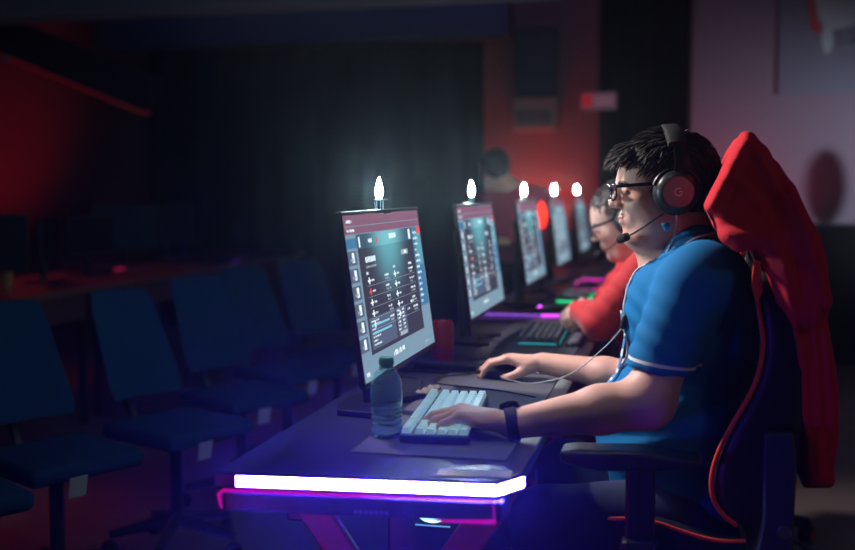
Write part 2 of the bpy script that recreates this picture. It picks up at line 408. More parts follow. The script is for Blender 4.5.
# ------------------------------------------------------------------ gaming desks
M_top = mat('desk_top', (.035, .037, .046), .3, bump=.05, bscale=300)
M_mat = mat('desk_mat', (.075, .08, .10), .75, bump=.3, bscale=400)
M_leg = mat('red_powder_coat', (.55, .03, .06), .35)
M_stripw = emis('led_strip', (.75, .42, 12.0), STRIP)
M_mag = emis('magenta_reflection', (.9, .0, .45), .5)  # reflection of the light strip, put in as emission along the panel edge
DZ = .72; PITCH = 1.17; OFF = [0, 1.12, 2.34, 3.50, 4.82]; X0, X1 = -.80, -.265
def leg_poly(mb, y):
    for sgn in (-1, 1):
        mb.tube([(-.53+sgn*.02, y, .62), (-.53+sgn*.22, y, .03)], .028, 4)
    mb.tube([(-.78, y, .03), (-.26, y, .03)], .022, 4)
    mb.tube([(-.76, y, .64), (-.29, y, .64)], .022, 4)
def desk(i, label):
    y0 = 1.745+PITCH*i; y1 = y0+PITCH-.015; y0 += .05 if i == 0 else 0; yc = (y0+y1)/2
    d = thing('gaming_desk', label, 'desk', (-.53, yc, 0), group=None)
    W = lambda p: (p[0]+.53, p[1]-yc, p[2])
    sk = .06 if i == 0 else 0      # near end runs slightly askew
    poly = [(X0, y0-sk*.85), (X1-.035, y0), (X1, y0+.06), (X1, y1), (X0, y1)]
    m = MB().prism([(x+.53, y-yc) for x, y in poly], .026, Matrix.Translation((0, 0, DZ-.026)))
    t = m.build('table_top', M_top, d); bv = t.modifiers.new('edge', 'BEVEL'); bv.width = .004; bv.segments = 3
    if i == 0:
        prof = []
        a = Vector((-.752, y0-sk*.78, 0)); b = Vector((X1-.037, y0-.002, 0)); c = Vector((X1-.004, y0+.055, 0))
        mb = MB()
        for (p, q) in ((a, b), (b, c)):
            u = (q-p); q = q+u.normalized()*.003; p = p-u.normalized()*.003; n_ = Vector((u.y, -u.x, 0)).normalized(); e_ = .0
            pts = [p+n_*.002, q+n_*.002, q+n_*.010, p+n_*.010]
            mb.add([W((v.x, v.y, z)) for z in (DZ-.0205, DZ-.0025) for v in pts], [(2, 3, 7, 6), (3, 2, 1, 0), (4, 5, 6, 7), (0, 1, 5, 4), (1, 2, 6, 5), (3, 0, 4, 7)])
        mb.mi = [0, 1, 1, 1, 1, 1]*2
        tag(mb.build('led_strip', [M_stripw, M_black], d), 'bright white violet light strip along the desk end')
        ya = y0-.055
        mb = MB(); pf = [(-.785, ya), (-.772, ya-.018), (-.32, ya+.020), (-.285, ya+.028), (-.285, ya+.10), (-.785, ya+.10)]
        mb.prism([(x+.53, y-yc) for x, y in pf], .035, Matrix.Translation((0, 0, .658)))
        o = mb.build('end_panel', mat('satin_blue_black', (.05, .05, .11), .3), d); bv = o.modifiers.new('edge', 'BEVEL'); bv.width = .006; bv.segments = 3
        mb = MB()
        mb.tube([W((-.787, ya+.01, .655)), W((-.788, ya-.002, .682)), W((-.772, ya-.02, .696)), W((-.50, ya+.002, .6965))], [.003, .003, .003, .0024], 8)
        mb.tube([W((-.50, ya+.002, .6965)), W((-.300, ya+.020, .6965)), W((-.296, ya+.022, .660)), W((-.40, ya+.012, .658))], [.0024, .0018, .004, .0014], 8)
        tag(mb.build('edge_glow', M_mag, d), 'magenta strip reflection painted as a glowing line around the end panel')
        mb = MB()
        for k in range(7): mb.box(W((-.535+k*.009, ya-.001+k*.0008, .668)), (.006, .002, .006), bev=.0005)
        mb.build('lettering', mat('faint_print', (.22, .22, .3), .5), d)
    lg = MB(); leg_poly(lg, y0-yc*0+.18-0); 
    for yy in (y0+.16, y1-.16):
        mb = MB()
        for sgn in (-1, 1):
            a_, b_ = Vector(W((-.515+sgn*.19, yy+sgn*.012, .64))), Vector(W((-.515-sgn*.21, yy+sgn*.012, .05)))
            mb.box((a_+b_)/2, ((b_-a_).length, .022, .062), rot=frame(b_-a_, (1, 0, .7)) if False else Euler((0, -math.atan2((b_-a_).z, (b_-a_).x), 0)).to_matrix(), bev=.006)
        mb.box(W((-.53, yy, .03)), (.56, .06, .04), bev=.008); mb.box(W((-.53, yy, .680)), (.50, .06, .026), bev=.006)
        tag(mb.build('leg', M_leg, d), 'red angled steel leg')
    MB().box(W((-.72, yc, .60)), (.04, PITCH-.36, .05), bev=.006).build('cross_beam', M_dark, d)
    # cable tray and grommet strip at the far joint
    MB().box(W((-.62, y1-.05, DZ+.004)), (.26, .016, .006), bev=.002).build('cable_strip', M_dark, d)
    return d
dl = ['nearest gaming desk with a glowing white violet strip on its end', 'black gaming desk the man in the red shirt leans on',
      'black gaming desk under the third monitor from the camera', 'black gaming desk under the fourth monitor from the camera', 'farthest black gaming desk of the row']
for i in range(5): desk(i, dl[i])
# desk mats
for i in range(3):
    y0 = 1.745+PITCH*i; m = MB()
    m.box((-.455, y0+.66, DZ+.0015), (.30, .94, .003), bev=.001)
    tag(m.build('desk_mat', M_mat, origin=(-.455, y0+.66, DZ)), ['grey desk mat under the nearest keyboard and mouse', 'grey desk mat under the second keyboard', 'grey desk mat under the green lit keyboard'][i], 'desk mat')

# ------------------------------------------------------------------ monitors
SW, SH = .630, .340
def glow_page(name, base, glow, s=1.0):  # teal haze towards the page top is painted into the emission
    m = emis(name, base, s); nt = m.node_tree; N = nt.nodes; L = nt.links.new; e = [n for n in N if n.type == 'EMISSION'][0]
    tc = N.new('ShaderNodeTexCoord'); mp = N.new('ShaderNodeMapping'); mp.inputs['Location'].default_value = (0, -.50*1.9, -.86*1.15); mp.inputs['Scale'].default_value = (0, 1.9, 1.15)
    L(tc.outputs['Generated'], mp.inputs[0]); ln = N.new('ShaderNodeVectorMath'); ln.operation = 'LENGTH'; L(mp.outputs[0], ln.inputs[0])
    r = N.new('ShaderNodeMapRange'); r.inputs[1].default_value = 0; r.inputs[2].default_value = .62; r.inputs[3].default_value = 1; r.inputs[4].default_value = 0; r.interpolation_type = 'SMOOTHERSTEP'; L(ln.outputs['Value'], r.inputs[0])
    mx = N.new('ShaderNodeMix'); mx.data_type = 'RGBA'; mx.inputs[6].default_value = (*base, 1); mx.inputs[7].default_value = (*glow, 1); L(r.outputs[0], mx.inputs[0]); L(mx.outputs[2], e.inputs[0]); return m
E_bg = MATS['screen_dark'] = glow_page('screen_page', (.050, .048, .075), (.14, .42, .50))
E_fr = emis('screen_frame', (.22, .34, .43), 1)
E_tl = glow_page('screen_teal', (.05, .10, .15), (.20, .55, .62))
E_tx = emis('screen_text', (1.0, 1.15, 1.2), 1)
E_mv = emis('screen_mauve', (.24, .10, .17), 1)
E_bl = emis('screen_blue', (.06, .20, .38), 1)
E_rd = emis('screen_red', (.85, .10, .09), 1)
E_cy = emis('screen_cyan', (.25, .62, .85), 1)
E_gl = emis('screen_glow', (.12, .38, .45), 1)
E_dm = emis('screen_dim', (.42, .48, .56), 1)
E_pn = emis('screen_panel', (.10, .13, .20), 1)
SM = [E_bg, E_fr, E_tl, E_tx, E_mv, E_bl, E_rd, E_cy, E_gl, E_dm, E_pn]
def screen_mesh(rng, light=False):
    """content lies on the yz plane, facing +x. u in 0..1 from near edge, v in 0..1 from bottom"""
    mb = MB()
    def q(u0, u1, v0, v1, mi, d):
        y0, y1 = (u0-.5)*SW, (u1-.5)*SW; z0, z1 = (v0-.5)*SH, (v1-.5)*SH; x = d*.00025
        mb.add([(x, y0, z0), (x, y1, z0), (x, y1, z1), (x, y0, z1)], [(0, 1, 2, 3)], mi)
    def word(u, v, h, n, mi=3, d=4, w=.0062):
        for k in range(n):
            c = rng.random(); q(u+k*w*1.55, u+k*w*1.55+w*(1.1 if c > .3 else .55), v+(h*.15 if c > .8 else 0), v+h*(1 if c > .25 else .78), mi, d)
    q(0, 1, 0, 1, 1, 0)
    q(0, 1, .935, 1, 4, 1); q(0, 1, .885, .93, 4, 1); word(.03, .952, .02, 7); word(.03, .898, .018, 9, 3)
    q(.0, .12, .80, .86, 5, 1)
    for k in range(6):
        q(.0, .10, .70-k*.105, .785-k*.105, 10, 1)
        q(.05, .075, .715-k*.105, .775-k*.105, 3, 2); word(.03, .722-k*.105, .02, 4, 9, 3)
    q(.12, .86, .14, .88, 0 if not light else 1, 1)
    q(.12, .86, .79, .88, 2, 2); q(.14, .155, .80, .865, 3, 3); word(.25, .82, .025, 5, 3, 3); q(.34, .36, .815, .85, 6, 4); word(.52, .825, .035, 7, 3, 3, .009); q(.80, .83, .80, .87, 3, 3)
    q(.86, .99, .30, .88, 5, 1); q(.90, .98, .60, .84, 8, 2); q(.94, 1, .82, .88, 6, 2)
    for k in range(13): word(.875, .83-k*.042, .018, rng.randint(3, 7), 3, 3)
    # headline
    word(.19, .70, .035, 8, 3, 3, .010); word(.19, .665, .015, 18, 9, 3, .0045); q(.66, .76, .70, .735, 9, 3); q(.70, .73, .708, .728, 3, 4)
    # two columns of result rows
    for k in range(5):
        v = .565-k*.068
        for c, (u0, u1) in enumerate(((.17, .48), (.50, .82))):
            q(u0, u1, v-.012, v-.010, 9, 3)
            q(u0+.015, u0+.05, v+.014, v+.026, 6 if (k == 1 and c == 0) else 3, 3); q(u0+.027, u0+.038, v+.000, v+.042, 6 if (k == 1 and c == 0) else 3, 4)
            word(u0+.06, v+.013, .014, 4, 3, 3, .005); word(u1-.085, v+.022, .015, rng.randint(6, 9), 3, 3, .005); word(u1-.08, v+.000, .013, rng.randint(5, 8), 9, 3, .005)
    word(.18, .625, .018, 3); word(.52, .625, .018, 3); word(.74, .62, .018, 5)
    # lower boxes
    q(.14, .46, .165, .33+.03, 10, 2); q(.48, .62, .165, .36, 10, 2); q(.63, .83, .165, .34, 0, 2)
    for k in range(7):
        word(.16, .33-k*.024, .011, rng.randint(6, 14), 3, 3, .005)
    q(.16, .38, .303, .316, 7, 4); q(.16, .40, .255, .268, 7, 4)
    for k in range(6): word(.49, .33-k*.025, .013, 5, 3, 3, .005); word(.56, .33-k*.025, .013, 4, 3, 3, .005)
    q(.50, .60, .168, .195, 9, 4); word(.64, .315, .014, 4); word(.70, .355, .02, 5)
    word(.38, .065, .035, 9, 3, 3, .011); word(.03, .03, .025, 4); word(.84, .03, .02, 7, 9, 3)
    return mb
TILT = R(8)
def monitor(yc, label, seed, light=False):
    m = thing('gaming_monitor', label, 'monitor', (-.685, yc, DZ), group=None)
    rot = Euler((0, -TILT, 0)).to_matrix()
    cz = .10+SH/2+.01; C0 = Vector((.052, 0, cz))
    P = lambda x, y, z: C0+rot @ Vector((x, y, z))
    MB().box(P(-.006, 0, 0), (.010, SW+.008, SH+.018), rot=rot, bev=.003).build('housing', M_black, m)
    mb = MB(); mb.box(P(-.034, 0, -.01), (.03, .36, .22), rot=rot, bev=.012, seg=3); mb.build('rear_cover', M_black, m, smooth=True)
    fb = MB()
    for (y, z, w, h) in ((0, SH/2+.0045, SW+.008, .008), (0, -SH/2-.005, SW+.008, .010), (-SW/2-.0025, 0, .004, SH+.018), (SW/2+.0025, 0, .004, SH+.018)):
        fb.box(P(.0, y, z), (.006, w, h), rot=rot, bev=.0015)
    fb.build('bezel', M_black, m)
    sm = screen_mesh(random.Random(seed), light)
    sm.v = [tuple(P(x+.0006, y, z)) for x, y, z in sm.v]
    s = sm.build('screen', SM, m); tag(s, 'lit screen with tables of white text')
    MB().tube([(-.0, 0, .012), (-.01, 0, .12), (-.005, 0, .24)], [.022, .019, .019], 14).build('stand_neck', M_black, m, smooth=True)
    bb = MB(); bb.prism([(-.07, -.05), (-.05, -.11), (.07, -.13), (.10, -.12), (.03, -.02), (.03, .02), (.10, .12), (.07, .13), (-.05, .11), (-.07, .05)], .014)
    o = bb.build('stand_foot', M_dark, m); bv = o.modifiers.new('edge', 'BEVEL'); bv.width = .003; bv.segments = 2
    return m
ml = ['nearest tilted monitor showing a dark page of white text behind the bottle', 'second monitor from the camera, glowing teal at its top',
      'third monitor from the camera, with a grey frame around dark tables', 'fourth monitor from the camera, narrow and pale before the red glow', 'farthest monitor, a thin pale sliver behind the seated man']
for i in range(5): monitor(2.362+OFF[i], ml[i], 3+i, light=(i == 3))

# clip lamps on top of the monitors
M_flame = emis('lamp_flame', (.72, .98, 1.1), LAMP)
M_flame2 = emis('lamp_flame_second', (.72, .98, 1.1), LAMP*.8); M_flame3 = emis('lamp_flame_far', (.9, 1.0, 1.0), LAMP*.35)
M_acr = mat('clear_acrylic', (.8, .95, 1), .05, trans=.9)
def lamp(yc, label, m_, f_=.78):
    l = thing('clip_lamp', label, 'lamp', (-.672, yc+.03, DZ+.462))
    MB().box((-.0, 0, -.014), (.036, .05, .006), bev=.0015).build('clip', M_black, l)
    MB().box((-.022, 0, -.03), (.006, .035, .036), bev=.0015).build('clip_jaw', M_black, l)
    mb = MB()
    for dy in (-.03, .0, .022): MB().tube([(0, dy, -.012), (.0, dy, .0145)], .0012, 6).build('prong', mat('pale_wire', (.6, .8, .9), .3), l)
    mb.tube([(0, -.05, .012), (0, -.042, -.0105), (0, -.034, .012)], .001, 6)
    mb.build('wire_hook', mat('pale_wire', (.6, .8, .9), .3), l)
    MB().box((0, 0.0, .016), (.02, .062, .003), bev=.001).build('lamp_plate', M_acr, l)
    pr = [(.0, .018), (.006, .018), (.0095, .026), (.0115, .036), (.0105, .046), (.0075, .056), (.004, .066), (.0015, .073), (0, .076)]
    MB().lathe([(r_*f_, .018+(z_-.018)*.86) for r_, z_ in pr], (0, -.012, 0), 20).build('bulb', m_, l, smooth=True)
    return l
ll = ['flame shaped white lamp clipped on top of the nearest monitor', 'white lamp clipped on top of the second monitor', 'white lamp clipped on top of the third monitor',
      'white lamp clipped on top of the fourth monitor', 'white lamp on top of the farthest monitor']
for i in range(5): lamp(2.362+OFF[i], ll[i], [M_flame, M_flame2, M_flame3, M_flame3, M_flame3][i])
# ------------------------------------------------------------------ keyboards, mice, bottle, small things
M_keyw = mat('pale_keycap', (.70, .86, .90), .4, emit=(.45, .85, .95), estr=.16)
M_keyg = mat('grey_keycap', (.07, .08, .09), .5)
M_case = mat('keyboard_case', (.03, .04, .05), .4)
def keyboard(loc, rz, label, capm, casem, glow=None, gname=None):
    k = thing('keyboard', label, 'keyboard', loc, rz)
    # long axis y; far side of the keys is -x
    b = MB(); b.box((0, 0, .010), (.138, .442, .016), bev=.004); b.build('case', casem, k)
    mb = MB(); rr_ = random.Random(4)
    for r_ in range(6):
        x = -.055+r_*.0215+(.004 if r_ else -.002); y = .212
        lens = {0: [1]*15+[0]+[1]*4, 1: [1]*13+[2, 0, 1, 1, 1, 1], 2: [1.5]+[1]*12+[1.5, 0, 1, 1, 1, 1], 3: [1.8]+[1]*11+[2.2, 0, 1, 1, 1, 1], 4: [2.3]+[1]*10+[2.7, 0, 1, 1, 1, 1], 5: [1.3, 1.2, 1.2, 6.2, 1.2, 1.2, 1.2, 1.5, 0, 1, 1, 1, 1]}[r_]
        tot = sum(l if l else .35 for l in lens); u = .424/tot
        for l in lens:
            if l == 0: y -= .35*u; continue
            w = l*u; h = .009+.0008*abs(r_-3)
            # tapered keycap
            cx, cyy = x, y-w/2; a, c = .0091, w/2-.0014; a2, c2 = .0068, max(w/2-.0042, .002)
            z0, z1_ = .018, .018+h
            mb.add([(cx-a, cyy-c, z0), (cx+a, cyy-c, z0), (cx+a, cyy+c, z0), (cx-a, cyy+c, z0), (cx-a2, cyy-c2, z1_), (cx+a2, cyy-c2, z1_), (cx+a2, cyy+c2, z1_), (cx-a2, cyy+c2, z1_)],
                   [(4, 5, 6, 7), (0, 1, 5, 4), (1, 2, 6, 5), (2, 3, 7, 6), (3, 0, 4, 7)])
            y -= w
    mb.build('keycaps', capm, k)
    if glow:
        mb = MB(); mb.box((0, -.2218, .008), (.12, .003, .006), bev=.001); mb.box((0.0695, 0, .008), (.003, .42, .005), bev=.001)
        mb.build('underglow', glow, k)
    return k
keyboard((-.482, 2.245, DZ+.003), R(5), 'white keyed keyboard under the left hand of the man in blue', M_keyw, mat('keyboard_case_teal', (.04, .10, .14), .35), None)
keyboard((-.445, 3.62, DZ+.003), R(2), 'dark grey keyboard with a cyan edge on the second desk', M_keyg, M_case, emis('cyan_glow', (.05, .5, .55), .5))
keyboard((-.465, 4.95, DZ+.003), R(0), 'keyboard with green lights on the third desk', M_case, M_case, emis('green_glow', (.03, 1.0, .35), 1.6))
keyboard((-.465, 6.15, DZ+.003), R(0), 'keyboard with magenta edge lights on the fourth desk', M_case, M_case, emis('magenta_glow', (1.0, .03, .6), 1.6))
o = thing('wrist_rest', 'grey padded wrist rest in front of the second keyboard', 'wrist rest', (-.325, 3.62, DZ+.003))
blob('cushion', [Cap((0, -.2, .011), (0, .2, .011), .019, k=.004, sq=((0, 0, 1), .55))], mat('grey_pad', (.20, .21, .24), .7), o, step=.005)
MB().box((0, 0, .003), (.05, .43, .006), bev=.002).build('pad_base', M_rub, o)
# light bar and clutter on the far desks
def mouse(loc, rz, label, glow=None, gcol=None):
    m = thing('computer_mouse', label, 'mouse', loc, rz)
    blob('shell', [Ell((0, 0, .014), (.063, .033, .026), k=.01), Ell((.018, 0, .02), (.035, .029, .021), k=.01)], M_black, m, step=.003, cut=[lambda X, Y, Z: -Z+.001+0*X+0*Y])
    w = MB(); w.lathe([(0, -.004), (.009, -.004), (.011, 0), (.009, .004), (0, .004)], (-.040, 0, .030), 16, rot=Euler((R(90), 0, 0)).to_matrix()); w.build('scroll_wheel', glow or M_dark, m)
    b = MB(); b.tube([(-.060, 0, .020), (-.045, 0, .0345), (-.02, 0, .0395)], .0008, 6); b.build('button_seam', M_rub, m)
    if glow:
        g = MB(); g.tube([(.05, -.028, .004), (.02, -.0345, .004), (-.03, -.033, .004), (-.06, -.014, .004)], .003, 6); g.build('side_light', glow, m)
    return m
mouse((-.462, 2.80, DZ+.003), R(4), 'black mouse under the right hand of the man in blue')
mouse((-.50, 4.28, DZ), R(10), 'mouse with violet lights behind the second keyboard', emis('violet_glow', (.75, .08, 1.0), 3.0))
mouse((-.46, 5.45, DZ), R(10), 'mouse glowing magenta on the fourth desk', MATS['magenta_glow'])
o = thing('light_bar', 'thin violet light bar lying across the joint after the second desk', 'light bar', (-.66, 4.22, DZ))
MB().box((0, 0, .006), (.26, .014, .010), bev=.002).build('bar_body', M_black, o)
MB().box((0, -.008, .007), (.25, .003, .005), bev=.001).build('bar_light', emis('violet_bar', (.35, .10, .9), 1.4), o)
o = thing('phone', 'dark phone lying on the desk beside the violet mouse', 'phone', (-.40, 4.40, DZ), R(20))
MB().box((0, 0, .005), (.075, .15, .008), bev=.004).build('phone_body', M_black, o); MB().box((0, 0, .0093), (.068, .14, .001)).build('phone_glass', mat('phone_glass', (.08, .16, .25), .1), o)
o = thing('tissue_pack', 'small blue and white packet on the desk beyond the wrist rest', 'packet', (-.395, 4.15, DZ), R(30))
MB().box((0, 0, .012), (.07, .11, .022), bev=.009, seg=3).build('packet_wrap', mat('packet_blue', (.25, .42, .6), .4), o, smooth=True)
# pens / metal bars at the far joint of the nearest desk
o = thing('tablet', 'slim silver edged tablet lying at the far joint of the nearest desk', 'tablet', (-.60, 3.02, DZ), R(0))
MB().box((0, 0, .004), (.30, .05, .008), bev=.002).build('tablet_body', mat('tablet_grey', (.22, .24, .28), .3, metal=.5), o)
o = thing('folding_knife_case', 'narrow dark case with a pale tip lying behind the mouse', 'case', (-.60, 2.905, DZ), R(0))
o.name = 'pen_case'
MB().box((0, 0, .008), (.24, .022, .016), bev=.004).build('case_body', M_black, o); MB().box((.125, 0, .008), (.012, .022, .014), bev=.003).build('tip', mat('white_plastic', (.7, .7, .8), .4), o)
# bottle
o = thing('water_bottle', 'small clear water bottle with a teal cap before the nearest monitor', 'bottle', (-.572, 2.075, DZ))
M_pet = mat('clear_plastic', (.70, .95, 1.0), .05, trans=.94, ior=1.35)
M_water = mat('bottle_water', (.75, .92, 1.0), .0, trans=1.0, ior=1.33)
pr = [(.0, .002), (.020, .0), (.0285, .002), (.0315, .007), (.032, .02)]
for k in range(5): z = .03+k*.009; pr += [(.0305, z), (.0325, z+.0045)]
pr += [(.0325, .078), (.0325, .105), (.031, .118), (.0265, .129), (.019, .138), (.0135, .143), (.0128, .150)]
inn = [(max(r_-.0009, 0), z+.001) for r_, z in pr][::-1]
MB().lathe(pr+inn, n=40).build('bottle_body', M_pet, o, smooth=True)
wl = [(0, .0035)]+[(r_-.0012, z+.0015) for r_, z in pr if 0 < z < .055 and r_ > .02]+[(.0305, .056), (0, .056)]
MB().lathe(wl, n=40).build('water', M_water, o, smooth=True)
mb = MB(); mb.lathe([(0, .146), (.0142, .146), (.0148, .149), (.0148, .161), (.0138, .164), (0, .164)], n=32)
for k in range(28): a = 2*math.pi*k/28; mb.box((.0148*math.cos(a), .0148*math.sin(a), .155), (.0012, .0012, .011), rot=Euler((0, 0, a)).to_matrix())
mb.lathe([(.0155, .141), (.0172, .142), (.0155, .1435)], n=28)
mb.build('cap', mat('teal_cap', (.12, .55, .42), .35), o, smooth=True)
lb = MB(); n = 26; vs = []; fs = []
for i in range(n+1):
    a = R(165)+R(190)*i/n; vs += [((.0331)*math.cos(a), (.0331)*math.sin(a), .080), ((.0331)*math.cos(a), (.0331)*math.sin(a), .112)]
    if i: fs.append((2*i-2, 2*i, 2*i+1, 2*i-1))
lb.add(vs, fs).build('label_sleeve', mat('label_blue', (.78, .96, .96), .2, trans=.95, ior=1.1), o, smooth=True)
# headset inline remote resting and cables on the desk
def cable(name, label, pts, r, m, cat='cable'):
    P_ = [Vector(p) for p in pts]; out = []
    for i in range(len(P_)-1):
        p0_ = P_[max(i-1, 0)]; p1_ = P_[i]; p2_ = P_[i+1]; p3_ = P_[min(i+2, len(P_)-1)]
        for k in range(8):
            t = k/8; out.append(.5*((2*p1_)+(p2_-p0_)*t+(2*p0_-5*p1_+4*p2_-p3_)*t*t+(3*p1_-p0_-3*p2_+p3_)*t**3))
    out.append(P_[-1])
    return tag(MB().tube(out, r, 8).build(name, m, smooth=True), label, cat)
def spl(pts, nn=8):
    P_ = [Vector(p) for p in pts]; out = []
    for i in range(len(P_)-1):
        p0_ = P_[max(i-1, 0)]; p1_ = P_[i]; p2_ = P_[i+1]; p3_ = P_[min(i+2, len(P_)-1)]
        for k in range(nn):
            t = k/nn; out.append(.5*((2*p1_)+(p2_-p0_)*t+(2*p0_-5*p1_+4*p2_-p3_)*t*t+(3*p1_-p0_-3*p2_+p3_)*t**3))
    out.append(P_[-1]); return out
def cable2(name, label, pts, r, m, cat='cable'): return cable(name, label, pts, r, m, cat)
z = DZ+.0055
cable('mouse_cable', 'thin black mouse cable looping over the nearest desk mat', [(-.535, 2.80, z+.004), (-.60, 2.78, z), (-.62, 2.70, z), (-.585, 2.66, z), (-.50, 2.63, z), (-.42, 2.60, z), (-.33, 2.54, z)], .0018, M_rub)
cable('keyboard_cable', 'black cable running from the white keyed keyboard towards the monitor', [(-.585, 2.50, z+.002), (-.61, 2.52, z), (-.63, 2.60, z), (-.66, 2.72, z), (-.74, 2.74, z)], .0022, M_rub)
o = thing('cleaning_cloth', 'small grey cloth folded behind the white keyed keyboard', 'cloth', (-.60, 2.56, DZ))
blob('cloth_fold', [Cap((-.01, -.06, .004), (.0, .06, .004), .018, .013, k=.004, sq=((0, 0, 1), .5)), Cap((.012, -.02, .004), (.012, .05, .004), .012, .010, k=.006, sq=((0, 0, 1), .5))], mat('grey_cloth', (.20, .19, .18), .9), o, step=.004, disp=lambda X, Y, Z: .0015*np.sin(X*260+Y*120))
# pale paper on the near desk corner
o = MB().box((-.345, 1.835, DZ+.0015), (.13, .045, .002), rot=Euler((0, 0, R(6))).to_matrix()).build('paper_slip', mat('paper', (.65, .65, .62), .8))
tag(o, 'pale slip of paper near the lit end of the nearest desk', 'paper')
# computer under the near desk with a ring light
o = thing('computer_tower', 'dark computer tower under the nearest desk with a bright cyan ring', 'computer', (-.493, 2.30, .0))
MB().box((0, .06, .345), (.20, .42, .63), bev=.008).build('case', mat('tower_case', (.02, .022, .03), .3), o)
ring = MB(); rp = [(.044*math.cos(2*math.pi*k/40), -.155, .576+.044*math.sin(2*math.pi*k/40)) for k in range(41)]; ring.tube(rp, .0048, 8)
ring.build('ring_light', emis('ring_cyan', (.45, 1.0, 1.15), 3.0), o)
MB().box((0, -.152, .520), (.075, .004, .002)).build('front_line', emis('line_cyan', (.12, .3, .5), 1), o)
mb = MB()
for k in range(7):
    a = 2*math.pi*k/7; mb.box((.024*math.cos(a), -.153, .582+.022*math.sin(a)), (.036, .004, .014), rot=Euler((R(15), -a, 0)).to_matrix(), bev=.001)
mb.lathe([(0, -.004), (.012, -.004), (.012, .004), (0, .004)], (0, -.154, .582), 20, rot=Euler((R(90), 0, 0)).to_matrix()); mb.build('fan', M_black, o)
for sx in (-1, 1): MB().box((sx*.08, .06, .015), (.03, .38, .03), bev=.005).build('foot', M_rub, o)

